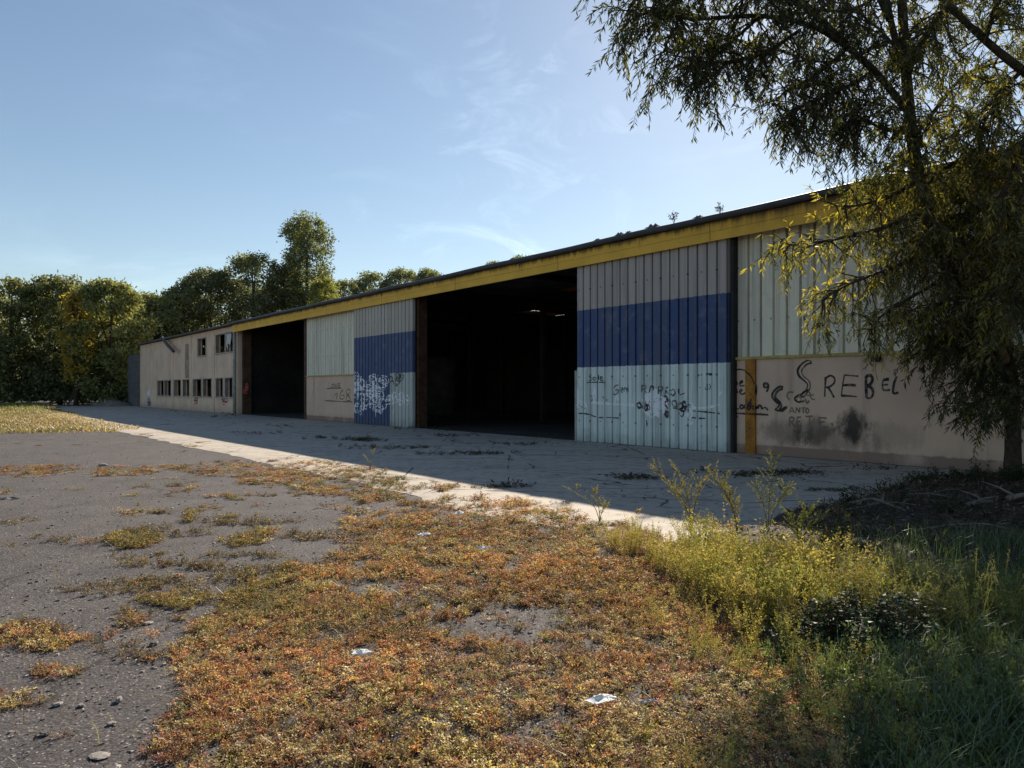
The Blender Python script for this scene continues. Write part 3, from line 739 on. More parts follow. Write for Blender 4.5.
# bare dirt under the willow
dx = np.arange(0.5, 24, 0.22); dy = np.arange(5.0, 17.0, 0.22)
EDGE = [(745, 532), (800, 512), (860, 497), (905, 487), (935, 481)]
EW = [gp(*p)[:2] for p in EDGE]
def dirt_h(X, Y):
    # signed distance to the right of the apron edge line (rough)
    x = np.asarray(X); y = np.asarray(Y)
    ey = np.interp(x, [-10, 1.6, EW[0][0], EW[1][0], EW[2][0], EW[3][0], EW[4][0], 9.2, 30], [6.0, 7.4, EW[0][1], EW[1][1], EW[2][1], EW[3][1], EW[4][1], 13.4, 13.4])
    d = (ey - y) * 0.75 + 0.9 * (fbm(x * 1.1, y * 1.1) - 0.5)
    near = np.clip((y - 6.4 + 0.35 * (x - 3)) / 1.0, 0, 1)
    return np.clip(d * 0.16, -0.3, 0.10) * near - (1 - near) * 0.05 + 0.028 + 0.035 * (fbm(x * 3.3, y * 3.3) - 0.5)
dirt = sheet_mesh('dirt', dx, dy, dirt_h, M['dirt']); tag(dirt, kind='structure')

def ground_z(x, y):
    q = NX * np.asarray(x) + NY * np.asarray(y) - D
    z = np.where(q > -10.3, 0.026, 0.0)
    inside = (np.asarray(x) > 0.6) & (np.asarray(x) < 23.8) & (np.asarray(y) > 5.1) & (np.asarray(y) < 16.8)
    return np.where(inside, np.maximum(z, dirt_h(x, y)), z)

# ================================================================== WEEDS
def poly_in(px, py, poly):
    inside = np.zeros(px.shape, bool); n = len(poly)
    for i in range(n):
        x0, y0 = poly[i]; x1, y1 = poly[(i + 1) % n]
        c = ((y0 > py) != (y1 > py)) & (px < (x1 - x0) * (py - y0) / ((y1 - y0) + 1e-9) + x0)
        inside ^= c
    return inside
MAIN = [(125, 900), (158, 768), (182, 715), (188, 665), (225, 615), (262, 585), (305, 562), (345, 545), (395, 540), (345, 527), (352, 515), (400, 506), (475, 501), (540, 510), (600, 524), (660, 540), (720, 556), (800, 578), (1100, 616), (1300, 1000)]
STRIPS = [[(215, 472), (250, 462), (330, 461), (385, 470), (412, 486), (400, 499), (360, 505), (345, 497), (290, 491), (240, 482)],
          [(420, 488), (470, 484), (472, 489), (430, 495)], [(0, 466), (60, 465), (84, 468), (60, 476), (0, 478)], [(84, 470), (120, 466), (150, 466), (155, 473), (120, 477), (95, 476)],
          [(155, 466), (240, 460), (250, 474), (190, 476)], [(100, 541), (120, 533), (150, 534), (157, 545), (130, 549)], [(163, 514), (195, 510), (210, 515), (190, 520)],
          [(200, 497), (240, 493), (265, 497), (235, 503)], [(-60, 630), (20, 626), (62, 631), (78, 640), (55, 650), (-60, 655)], [(222, 540), (250, 531), (278, 533), (268, 545), (235, 549)],
          [(140, 600), (190, 592), (220, 600), (180, 612)], [(175, 444), (215, 442), (200, 449)], [(130, 437), (150, 434), (152, 439)], [(-30, 700), (30, 695), (40, 708), (-30, 715)], [(40, 670), (80, 668), (90, 676), (50, 682)]]
BARE = [[(435, 630), (475, 610), (520, 604), (565, 611), (572, 640), (545, 654), (500, 650), (452, 645)], [(330, 590), (380, 583), (420, 588), (410, 598), (350, 600)]]
def cover(x, y):
    n1 = fbm(x * 1.6, y * 1.6) - 0.5; n2 = fbm(x * 1.6 + 40, y * 1.6 + 11) - 0.5; fine = fbm(x * 4.5 + 7, y * 4.5, 3)
    px, py = to_px(x, y, 0.0)
    sc = np.clip((py - 395) / 250, 0.05, 1.4)
    jx = px + 150 * n1 * sc; jy = py + 60 * n2 * sc
    c = np.zeros(px.shape)
    m = poly_in(jx, jy, MAIN); c[m] = 1.0
    for s in STRIPS: c[poly_in(px + 60 * n1 * sc, py + 14 * n2 * sc, s)] = 1.0
    for s in BARE: c[poly_in(px + 90 * n1 * sc, py + 40 * n2 * sc, s)] = 0.09
    spar = (fbm(x * 0.9 + 3, y * 2.4 + 5, 4) > 0.54) & (px > 120) & (px < 430) & (py > 485) & (py < 740)
    c = np.where(spar & (c < 0.2), 0.32, c)
    spar2 = (fbm(x * 0.8 + 31, y * 1.6 + 15, 4) > 0.63) & (py > 420)
    c = np.where(spar2 & (c < 0.05), 0.12, c)
    c = np.where(c > 0.5, c * np.clip((fine - 0.23) * 4.5, 0.2, 1), c)
    return c
PAL = np.array([(0.50, 0.25, 0.115), (0.30, 0.135, 0.095), (0.28, 0.225, 0.11), (0.18, 0.20, 0.08), (0.46, 0.36, 0.16), (0.54, 0.43, 0.28), (0.13, 0.085, 0.066)])
def weed_col(x, y, n):
    px, py = to_px(x, y, 0.0)
    g = lambda cx, cy, sx, sy: np.exp(-((px - cx) / sx) ** 2 - ((py - cy) / sy) ** 2)
    w = np.zeros((n, 7)); f = fbm(x * 1.3 + 5, y * 1.3 + 50, 4); f2 = fbm(x * 3.1 + 25, y * 3.1, 3)
    w[:, 0] = 0.45 + 1.6 * g(560, 560, 170, 45) + 1.0 * g(400, 540, 130, 40) + 0.8 * g(330, 640, 120, 60) + 1.4 * g(285, 472, 80, 12)
    w[:, 1] = 0.42 + 1.1 * g(620, 640, 150, 60) + 0.7 * g(300, 720, 160, 60) + 0.5 * g(430, 590, 150, 40) + 1.5 * np.clip(f2 - 0.55, 0, 1) * 4
    w[:, 2] = 0.85 + 1.0 * g(480, 700, 220, 70) + 0.8 * g(200, 560, 120, 60)
    w[:, 3] = 0.12 + 1.8 * g(600, 525, 80, 16) + 2.6 * g(362, 481, 50, 12) + 0.8 * g(560, 530, 60, 14) + 1.5 * np.clip((px - 700) / 120, 0, 1.6)
    w[:, 4] = 0.42 + 0.8 * g(560, 540, 220, 50) + 0.6 * np.clip((px - 640) / 100, 0, 1)
    w[:, 5] = 0.30 + 0.4 * g(700, 690, 200, 80)
    w[:, 6] = 0.62 + 0.6 * g(640, 690, 200, 90)
    w[:, 0] *= np.clip((f - 0.2) * 3, 0.2, 2); w[:, 2] *= np.clip((0.8 - f) * 3, 0.2, 2)
    cs = np.cumsum(w / w.sum(1, keepdims=True), 1); r_ = rng.random(n)[:, None]
    i = (r_ > cs).sum(1).clip(0, 6)
    return PAL[i] * (0.75 + 0.5 * rng.random((n, 1))) * (1.08 + 0.30 * np.clip((py - 600) / 100, 0, 1))[:, None] * np.clip(0.50 + 1.0 * fbm(x * 0.9 + 70, y * 1.4 + 20, 4), 0.55, 1.25)[:, None]

def template_creeper(nl):
    """low spreading weed, unit radius 1, height about 0.7: small leaves along radiating stems"""
    V = []; S = []
    ns = rng.integers(6, 10)
    for k in range(ns):
        an_ = rng.random() * 6.28; rise = rng.uniform(0.15, 0.95); ln = rng.uniform(0.6, 1.1)
        d = np.array([math.cos(an_), math.sin(an_), 0])
        m = nl // ns
        t = np.sort(rng.uniform(0.15, 1, m))
        P = d * (t * ln * (1 - 0.45 * rise))[:, None]; P[:, 2] = rise * np.sqrt(t) * 0.85
        P += rng.normal(0, 0.05, (m, 3)); P[:, 2] = np.abs(P[:, 2]) + 0.02
        T = rand_dirs(m) + d * 0.6 + np.array([0, 0, 0.45]); T /= np.linalg.norm(T, axis=1, keepdims=True)
        V.append(leaf_quads(P, T, perp(T), (rng.uniform(0.10, 0.21, m), rng.uniform(0.05, 0.10, m)), 0.15))
        tip = d * ln * (1 - 0.45 * rise) + np.array([0, 0, rise * 0.85]); sd = np.array([-d[1], d[0], 0]) * 0.016
        mid = tip * 0.5 + np.array([0, 0, rise * 0.12])
        S.append(np.array([[sd, -sd, mid - sd, mid + sd], [mid + sd, mid - sd, tip, tip]]))
    return np.concatenate(V), np.concatenate(S)

def scatter(templates, pos, scale, colr, zs=None, tilt=0.18, stem_col=(0.16, 0.07, 0.04), jit=0.22, hs=None):
    """copy leaf templates onto points; returns quads and colours"""
    outV, outC = [], []
    n = len(pos); ti = rng.integers(0, len(templates), n)
    ang = rng.random(n) * 6.283; ca, sa = np.cos(ang), np.sin(ang)
    tx = rng.normal(0, tilt, n); ty = rng.normal(0, tilt, n)
    if hs is None: hs = np.ones(n)
    for t, (L, S) in enumerate(templates):
        I = np.where(ti == t)[0]
        if not len(I): continue
        for A, stem in ((L, 0), (S, 1)):
            if not len(A): continue
            B = np.broadcast_to(A[None], (len(I),) + A.shape)
            x = B[..., 0] * ca[I, None, None] - B[..., 1] * sa[I, None, None]
            y = B[..., 0] * sa[I, None, None] + B[..., 1] * ca[I, None, None]
            z = B[..., 2] * hs[I, None, None]
            x = x + z * tx[I, None, None]; y = y + z * ty[I, None, None]
            Vv = np.stack([x, y, z], -1) * scale[I, None, None, None] + pos[I][:, None, None, :]
            outV.append(Vv.reshape(-1, 4, 3))
            c = np.repeat(colr[I][:, None, :], len(A), 1)
            if stem: c = c * 0 + np.array(stem_col)
            c = c * (1 + jit * rng.normal(size=(len(I), len(A), 1)))
            outC.append(np.clip(c.reshape(-1, 3), 0.004, 0.9))
    return np.concatenate(outV), np.concatenate(outC)

def scatter_ground(n, x0, x1, y0, y1, ref):
    """random ground points, thinned with distance"""
    x = rng.uniform(x0, x1, n); y = rng.uniform(y0, y1, n)
    k = rng.random(n) < np.minimum(1, (ref / y) ** 2)
    x, y = x[k], y[k]; px, _ = to_px(x, y, 0)
    k = (px > -220) & (px < 1250)
    return x[k], y[k]

creepers = [template_creeper(84) for _ in range(8)]
VV, CC = [], []
for (n, y0, y1, ref) in ((130000, 2.3, 9.5, 5.0), (110000, 9.5, 32, 11.0)):
    w = y1 * 0.9
    x, y = scatter_ground(n, -w, w, y0, y1, ref)
    k = rng.random(len(x)) < cover(x, y) * (1.0 if y0 > 9 else 0.62)
    x, y = x[k], y[k]
    q = NX * x + NY * y - D
    px, py = to_px(x, y, 0)
    k = ((q < -9.55 + 0.9 * fbm(x * 0.5, y * 0.5)) | poly_in(px, py, STRIPS[0]) | poly_in(px, py, STRIPS[1])) & (rng.random(len(x)) > np.clip((px - 860) / 80, 0, 0.85))
    x, y = x[k], y[k]
    s = (0.055 + 0.06 * rng.random(len(x))) * np.clip(y / 6.0, 0.85, 1.9) * (0.8 + 0.5 * fbm(x * 1.4, y * 1.4))
    hs = np.clip(1.0 * (6.5 / y) ** 0.9, 0.22, 1.15) * (0.32 + 0.70 * fbm(x * 2 + 60, y * 2))
    c = weed_col(x, y, len(x))
    qx, qy = to_px(x, y, 0); olv = (qx < 300) & (qy > 484) & (qy < 618) & (rng.random(len(x)) < 0.8)
    c[olv] = np.where(rng.random((olv.sum(), 1)) < 0.5, np.array([[0.30, 0.245, 0.085]]), np.array([[0.19, 0.165, 0.075]])) * (0.7 + 0.5 * rng.random((olv.sum(), 1)))
    thin = (cover(x, y) < 0.5) & (rng.random(len(x)) < 0.75) & (y < 9.5)
    c[thin] = np.array([0.13, 0.105, 0.065]) * (0.6 + 0.9 * rng.random((thin.sum(), 1)))
    V, C = scatter(creepers, np.stack([x, y, ground_z(x, y)], 1), s, c, hs=hs)
    VV.append(V); CC.append(C)
V = np.concatenate(VV); C = np.concatenate(CC)
ou = rng.random(len(C)) < 0.12                      # a share of odd coloured leaves
C[ou] = PAL[rng.integers(0, 7, ou.sum())] * (0.8 + 0.4 * rng.random((ou.sum(), 1)))
print('creepers', len(V))
tag(quads('creeping_weeds', V, C, M['weed_leaf']), kind='stuff')

# --- taller yellow-green weeds along the apron and to the right
def template_upright(nl, spread=0.22, fuzzy=True):
    V = []; S = []
    for k in range(rng.integers(4, 7)):
        an_ = rng.random() * 6.28; lean = rng.uniform(0.05, spread) * 1.6; h = rng.uniform(0.65, 1.0)
        d = np.array([math.cos(an_), math.sin(an_), 0]); m = nl // 5
        t = rng.uniform(0.12, 1, m) ** 0.8
        r_ = 0.10 * (1.08 - t) + 0.025
        P = d * (lean * t * t)[:, None] + d * 0.05; P[:, 2] += h * t
        T = rand_dirs(m) * np.array([1, 1, 0.5]) + np.array([0, 0, 0.6]); T /= np.linalg.norm(T, axis=1, keepdims=True)
        P += T * np.array([1, 1, 0.2]) * (r_ * rng.random(m))[:, None]
        V.append(leaf_quads(P, T, perp(T), (rng.uniform(0.03, 0.085, m) * (1.25 - 0.6 * t), rng.uniform(0.012, 0.026, m)), 0.1))
        if fuzzy:
            for br in range(5):
                t0 = rng.uniform(0.45, 0.85); a2 = rng.random() * 6.28; d2 = np.array([math.cos(a2), math.sin(a2), 1.5]); d2 /= np.linalg.norm(d2)
                b0 = d * (lean * t0 * t0) + d * 0.05 + np.array([0, 0, h * t0]); mm = nl // 24
                tt = rng.random(mm); P = b0 + d2 * (tt * 0.26 * (1.2 - t0))[:, None]
                T = rand_dirs(mm) + np.array([0, 0, 0.6]); T /= np.linalg.norm(T, axis=1, keepdims=True)
                V.append(leaf_quads(P, T, perp(T), (rng.uniform(0.02, 0.045, mm), rng.uniform(0.01, 0.018, mm)), 0.1))
        b0 = d * 0.05; tp = d * (lean + 0.05) + np.array([0, 0, h]); md = d * (0.05 + lean * 0.25) + np.array([0, 0, h * 0.5])
        sd = np.array([-d[1], d[0], 0]) * 0.006
        S.append(np.array([[b0 + sd, b0 - sd, md - sd, md + sd], [md + sd, md - sd, tp, tp]]))
    return np.concatenate(V), np.concatenate(S)
uprights = [template_upright(150) for _ in range(8)]
n = 34000
x, y = scatter_ground(n, -3, 9, 3.0, 8.6, 6.0)
px, py = to_px(x, y, 0.0)
j = fbm(x * 1.7 + 13, y * 1.7) - 0.5
TALL = [(470, 508), (540, 514), (610, 532), (655, 548), (700, 558), (760, 574), (800, 584), (900, 600), (1000, 613), (1130, 630), (1130, 670), (980, 648), (900, 640), (800, 640), (730, 628), (690, 598), (640, 566), (560, 532)]
inT = poly_in(px + 60 * j, py + 26 * j, TALL)
EDGE_T = [(470, 505), (700, 537), (1100, 575), (1100, 600), (700, 560), (470, 520)]
pr = np.where(inT, 0.27, 0.0)
low_r = (px > 640) & (py > 600); pr = np.where(low_r & ~inT, 0.045, pr)
pr *= np.clip((fbm(x * 2.6, y * 2.6 + 80) - 0.22) * 3.5, 0.1, 1.3)
k = rng.random(len(x)) < pr
x, y, px, py = x[k], y[k], px[k], py[k]
hgt = np.interp(px, [440, 520, 600, 660, 720, 800, 900, 1000, 1100], [0.10, 0.15, 0.18, 0.26, 0.38, 0.40, 0.34, 0.32, 0.32]) * (0.65 + 0.7 * rng.random(len(x))) * (0.7 + 0.6 * fbm(x * 1.2 + 9, y * 1.2))
hgt = np.where(low_r[k] & ~inT[k], hgt * 0.6, hgt)
base = np.where(rng.random((len(x), 1)) < 0.62, np.array([[0.42, 0.36, 0.11]]), np.array([[0.27, 0.29, 0.085]]))
base = np.where(rng.random((len(x), 1)) < 0.14, np.array([[0.50, 0.39, 0.20]]), base)
gr = np.clip((px - 860) / 110, 0, 1)[:, None]
base = base * (1 - gr) + gr * np.array([[0.11, 0.15, 0.06]])
org = (np.exp(-((px - 560) / 130) ** 2) * 0.5)[:, None]
base = base * (1 - org) + org * np.array([[0.42, 0.32, 0.10]])
V, C = scatter(uprights, np.stack([x, y, ground_z(x, y)], 1), hgt, base * (0.8 + 0.4 * rng.random((len(x), 1))), tilt=0.14, stem_col=(0.20, 0.17, 0.06))
print('uprights', len(x), len(V))
tag(quads('upright_weeds', V, C, M['weed_leaf']), kind='stuff')

# --- grass blades: dark green lower right, dry far left, sparse straw everywhere
def blades(x, y, z, h, w, c, bend=0.5, seed=False):
    n = len(x); an_ = rng.random(n) * 6.28; d = np.stack([np.cos(an_), np.sin(an_), np.zeros(n)], 1)
    sd = np.stack([-d[:, 1], d[:, 0], np.zeros(n)], 1) * (w / 2)[:, None]
    B = np.stack([x, y, z], 1); bd = bend * (0.3 + rng.random(n)); up = np.array([0, 0, 1.0])
    pts = []
    for t in (0, 0.4, 0.75, 1.0):
        pts.append(B + up * (h * (t - 0.28 * bd * t ** 3))[:, None] + d * (h * bd * t * t)[:, None])
    ws = (1, 0.85, 0.55, 0.05); V = []
    for i in range(3):
        V.append(np.stack([pts[i] - sd * ws[i], pts[i] + sd * ws[i], pts[i+1] + sd * ws[i+1], pts[i+1] - sd * ws[i+1]], 1))
    C = [c * f for f in (0.8, 1.0, 1.1)]
    if seed:
        m = 16
        for i in range(m):
            t = i / m
            P = pts[2] * (1 - t) + pts[3] * t; T = rand_dirs(n) + up * 0.9 + d * 0.6; T /= np.linalg.norm(T, axis=1, keepdims=True)
            V.append(leaf_quads(P, T, perp(T), (np.full(n, 0.022), np.full(n, 0.006)))); C.append(np.clip(c * 1.2, 0, 0.7))
    return np.concatenate(V), np.concatenate(C)
GV, GC = [], []
x, y = scatter_ground(90000, 0.6, 9, 2.3, 7.6, 5.0); px, py = to_px(x, y, 0)
pr = np.clip((px - 800 + 0.35 * (py - 600) * 0 + 160 * (fbm(x * 1.5, y * 1.5) - 0.5)) / 120, 0.04, 1) * (px > 640)
k = rng.random(len(x)) < pr * 0.62; x, y, px = x[k], y[k], px[k]
h = 0.07 + 0.20 * rng.random(len(x)) * np.clip((px - 600) / 300, 0.4, 1.2)
c = np.array([[0.115, 0.165, 0.07]]) * (0.7 + 0.7 * rng.random((len(x), 1))); c = np.where(rng.random((len(x), 1)) < 0.2, np.array([[0.10, 0.12, 0.04]]), c); c = np.where(rng.random((len(x), 1)) < 0.05, np.array([[0.13, 0.12, 0.07]]), c)
V, C = blades(x, y, ground_z(x, y), h, 0.004 + 0.004 * rng.random(len(x)), c, 0.8); GV.append(V); GC.append(C)
xb, yb = scatter_ground(22000, 0.8, 8, 2.3, 7.4, 4.5); pxb, pyb = to_px(xb, yb, 0)
kb = (rng.random(len(xb)) < np.clip((pxb - 760 + 200 * (fbm(xb * 1.5, yb * 1.5) - 0.5)) / 160, 0, 1) * 0.34) & (pyb > 590)
xb, yb = xb[kb], yb[kb]
LV, LC = scatter(creepers, np.stack([xb, yb, ground_z(xb, yb)], 1), 0.07 + 0.08 * rng.random(len(xb)), np.array([[0.13, 0.17, 0.075]]) * (0.5 + 1.0 * rng.random((len(xb), 1))), hs=0.9 + 0.9 * rng.random(len(xb)), stem_col=(0.08, 0.08, 0.04))
GV.append(LV); GC.append(LC)
# foxtails above the yellow weeds
x, y = scatter_ground(5000, 1.6, 7, 5.0, 7.6, 7.0); px, py = to_px(x, y, 0)
k = poly_in(px, py, [(690, 566), (800, 590), (900, 606), (1020, 618), (1020, 660), (820, 650), (700, 620)]) & (rng.random(len(x)) < 0.30); x, y = x[k], y[k]
V, C = blades(x, y, ground_z(x, y), 0.32 + 0.20 * rng.random(len(x)), np.full(len(x), 0.006), np.array([[0.30, 0.27, 0.11]]) * (0.8 + 0.4 * rng.random((len(x), 1))), 0.45, True); GV.append(V); GC.append(C)
# sparse straw among the creepers
x, y = scatter_ground(16000, -5, 6, 2.4, 9, 5.0)
k = rng.random(len(x)) < np.where(cover(x, y) > 0.3, 0.30, 0.035); x, y = x[k], y[k]
V, C = blades(x, y, ground_z(x, y), 0.05 + 0.16 * rng.random(len(x)) ** 2, np.full(len(x), 0.0035), np.where(rng.random((len(x), 1)) < 0.5, np.array([[0.36, 0.30, 0.15]]), np.array([[0.17, 0.17, 0.05]])), 1.1); GV.append(V); GC.append(C)
tag(quads('grass', np.concatenate(GV), np.concatenate(GC), M['grass_leaf']), kind='stuff')
# dry grass on the far left of the yard
x = rng.uniform(-48, -8, 120000); y = rng.uniform(24, 80, 120000); px, py = to_px(x, y, 0)
j = fbm(x * 0.25, y * 0.25) - 0.5
DRY = [(-260, 402), (30, 404), (60, 409), (85, 418), (128, 427), (125, 433), (80, 434), (0, 434), (-260, 442)]
k = poly_in(px + 50 * j, py + 4 * j, DRY) & (rng.random(len(x)) < 0.8); x, y = x[k], y[k]; px, py = px[k], py[k]
gmix = (fbm(x * 0.15 + 8, y * 0.15) > 0.56)[:, None]
c = np.where(gmix, np.array([[0.27, 0.22, 0.11]]), np.array([[0.40, 0.295, 0.19]])) * (0.75 + 0.5 * rng.random((len(x), 1)))
hump = np.exp(-((px - 20) / 34) ** 2 - ((py - 406) / 4) ** 2)[:, None]
c = c * (1 - hump) + hump * np.array([[0.17, 0.20, 0.045]])
h = (0.07 + 0.10 * rng.random(len(x))) * (1 + 3.2 * hump[:, 0])
V, C = blades(x, y, 0 * x, h, 0.03 + 0.03 * rng.random(len(x)), c, 0.7)
tag(quads('dry_grass', V, C, M['grass_leaf']), kind='stuff')

# --- little plants and dirt lines in the apron's joints
def joint_weeds():
    pts = []
    for (px, py, w, n) in ((362, 441, 14, 70), (395, 449, 34, 60), (470, 455, 30, 60), (322, 439, 12, 26), (256, 434, 16, 26), (510, 445, 25, 24), (455, 437, 30, 30), (640, 480, 20, 50), (785, 474, 30, 60), (745, 476, 14, 40), (830, 492, 26, 40), (500, 489, 22, 50), (560, 505, 14, 20), (430, 429, 30, 70), (470, 431, 36, 40), (545, 436, 10, 12), (218, 417, 5, 10), (232, 415, 4, 12), (224, 413, 5, 10), (276, 427, 10, 14), (180, 412, 8, 10)):
        for i in range(n):
            p = gp(px + random.gauss(0, w * 0.7), py + random.gauss(0, 0.8))
            if random.random() < 0.35: continue
            pts.append((p[0], p[1], 0.028))
    P = np.array(pts); n = len(P)
    s = (0.05 + 0.07 * rng.random(n)) * np.clip(P[:, 1] / 12, 0.8, 2.0)
    c = np.where(rng.random((n, 1)) < 0.6, np.array([[0.06, 0.075, 0.03]]), np.array([[0.10, 0.075, 0.04]])) * (0.7 + 0.6 * rng.random((n, 1)))
    V, C = scatter(creepers, P, s, c, hs=np.full(n, 0.6))
    tag(quads('joint_weeds', V, C, M['weed_leaf']), kind='stuff')
joint_weeds()

# --- dead bits and soil crumbs between the weeds
x, y = scatter_ground(190000, -5.5, 7, 2.3, 9.5, 5.0)
k = rng.random(len(x)) < np.where(cover(x, y) > 0.3, 0.75, 0.06); x, y = x[k], y[k]; n = len(x)
T = rand_dirs(n) * np.array([1, 1, 0.4]); T[:, 2] = np.abs(T[:, 2]); T /= np.linalg.norm(T, axis=1, keepdims=True)
W = np.cross(T, np.array([0, 0, 1.0])) + 0.3 * rand_dirs(n); W /= np.linalg.norm(W, axis=1, keepdims=True)
dc = np.array([(0.10, 0.072, 0.052), (0.06, 0.043, 0.033), (0.17, 0.12, 0.085), (0.30, 0.23, 0.16), (0.14, 0.07, 0.045)])
V = leaf_quads(np.stack([x, y, ground_z(x, y) + 0.004 + 0.012 * rng.random(n)], 1), T, W, (0.012 + 0.03 * rng.random(n) ** 2, 0.006 + 0.010 * rng.random(n)), 0.1)
tag(quads('dead_leaves', V, dc[rng.choice(5, n, p=[0.34, 0.26, 0.2, 0.06, 0.14])] * (0.7 + 0.6 * rng.random((n, 1))), M['litter']), kind='stuff')

# --- leaf litter, twigs and ivy under the willow
x = rng.uniform(1.5, 13, 26000); y = rng.uniform(6.6, 14.2, 26000)
hd = dirt_h(x, y); k = (hd > 0.035) & (NX * x + NY * y < D - 0.1); x, y, hd = x[k], y[k], hd[k]; n = len(x)
T = rand_dirs(n) * np.array([1, 1, 0.35]); T /= np.linalg.norm(T, axis=1, keepdims=True)
W = np.cross(T, np.array([0, 0, 1.0])) + 0.35 * rand_dirs(n); W /= np.linalg.norm(W, axis=1, keepdims=True)
V = leaf_quads(np.stack([x, y, hd + 0.012 + 0.02 * rng.random(n)], 1), T, W, (0.05 + 0.07 * rng.random(n), 0.015 + 0.02 * rng.random(n)), 0.1)
cl_ = np.array([(0.11, 0.07, 0.04), (0.17, 0.115, 0.07), (0.055, 0.04, 0.03), (0.26, 0.20, 0.13)])
C = cl_[rng.choice(4, n, p=[0.42, 0.25, 0.26, 0.07])] * (0.7 + 0.6 * rng.random((n, 1)))
# a drift of litter over the apron too
m = 2600
a_ = rng.uniform(-20, -4, m); q_ = -rng.random(m) ** 1.5 * 8.6
keep = fbm(a_ * 0.7, q_ * 1.6 + 30, 4) > 0.55; a_, q_ = a_[keep], q_[keep]; m = len(a_)
P = np.stack([FOOT[0] + EX * a_ + NX * q_, FOOT[1] + EY * a_ + NY * q_, np.full(m, 0.034)], 1)
T = rand_dirs(m) * np.array([1, 1, 0.2]); T /= np.linalg.norm(T, axis=1, keepdims=True); W = np.cross(T, np.array([0, 0, 1.0])); W /= np.linalg.norm(W, axis=1, keepdims=True)
V2 = leaf_quads(P, T, W, (0.05 + 0.07 * rng.random(m), 0.015 + 0.02 * rng.random(m)), 0.2)
C2 = cl_[rng.choice(4, m, p=[0.35, 0.2, 0.4, 0.05])] * 0.8
# little heaps of litter
hp = []
for (px, py, w, nn) in ((632, 479, 12, 120), (705, 473, 9, 50), (790, 475, 20, 260), (742, 478, 7, 50), (512, 487, 9, 60), (880, 470, 14, 60)):
    for i in range(nn):
        p = gp(px + random.gauss(0, w), py + random.gauss(0, 1.3)); hp.append((p[0], p[1], 0.034 + 0.04 * random.random()))
P = np.array(hp); m = len(P)
T = rand_dirs(m) * np.array([1, 1, 0.5]); T /= np.linalg.norm(T, axis=1, keepdims=True)
V3 = leaf_quads(P, T, perp(T), (0.05 + 0.08 * rng.random(m), 0.015 + 0.02 * rng.random(m)), 0.2); C3 = cl_[rng.choice(4, m, p=[0.35, 0.2, 0.4, 0.05])] * 0.6
tag(quads('leaf_litter', np.concatenate([V, V2, V3]), np.concatenate([C, C2, C3]), M['litter']), kind='stuff')

x = rng.uniform(3, 12, 5200); y = rng.uniform(7, 14, 5200); hd = dirt_h(x, y)
q = NX * x + NY * y - D
k = (hd > 0.03) & (q < -0.3) & (rng.random(len(x)) < np.clip((fbm(x * 0.7 + 2, y * 0.7) - 0.42) * 4, 0, 1) * np.where(q > -3.4, 1.0, 0.16)); x, y, hd = x[k], y[k], hd[k]
V, C = scatter(creepers, np.stack([x, y, hd], 1), 0.12 + 0.14 * rng.random(len(x)), np.array([[0.04, 0.058, 0.026]]) * (0.6 + 0.8 * rng.random((len(x), 1))), hs=0.7 + 0.7 * rng.random(len(x)))
print('undergrowth', len(V))
tag(quads('ground_ivy', V, C, M['weed_leaf']), kind='stuff')

# --- gravel on the asphalt
def pebble_mesh(n, y0, y1, smin, smax, name, cfun):
    w = y1 * 0.85
    x, y = scatter_ground(n, -w, w * 0.5, y0, y1, 4.0)
    k = cover(x, y) < 0.5; x, y = x[k], y[k]; n = len(x)
    s = smin + (smax - smin) * rng.random(n) ** 4 * np.clip(y / 5, 0.8, 1.15)
    # each pebble: a squashed irregular cuboid of six faces
    base = np.array([(-1,-1,-1),(1,-1,-1),(1,1,-1),(-1,1,-1),(-.7,-.7,1),(.7,-.7,1),(.7,.7,1),(-.7,.7,1)], float)
    P = base[None] * (0.55 + 0.6 * rng.random((n, 8, 3))) * np.stack([s, s * (0.6 + 0.4 * rng.random(n)), s * (0.3 + 0.35 * rng.random(n))], 1)[:, None, :]
    an_ = rng.random(n) * 6.28; c, s_ = np.cos(an_)[:, None], np.sin(an_)[:, None]
    P = np.stack([P[..., 0] * c - P[..., 1] * s_, P[..., 0] * s_ + P[..., 1] * c, P[..., 2]], -1) + np.stack([x, y, s * 0.25], 1)[:, None, :]
    Fq = np.array([(4,5,6,7),(0,1,5,4),(1,2,6,5),(2,3,7,6),(3,0,4,7)])
    V = P[:, Fq].reshape(-1, 4, 3); C = np.repeat(cfun(n), 5, 0)
    return V, C
gc = np.array([(0.20, 0.185, 0.175), (0.10, 0.092, 0.088), (0.36, 0.33, 0.30), (0.24, 0.16, 0.13)])
V, C = pebble_mesh(120000, 2.4, 20, 0.003, 0.017, 'gravel', lambda n: gc[rng.choice(4, n, p=[0.48, 0.30, 0.16, 0.06])] * (0.75 + 0.5 * rng.random((n, 1))))
gm, gnt, gout = new_mat('gravel'); gk = NT(gnt); gk.fin(gout, gk.n('Attribute', {'attribute_name': 'Col'}).outputs['Color'], 0.9)
tag(quads('gravel', V, C, gm), kind='stuff')
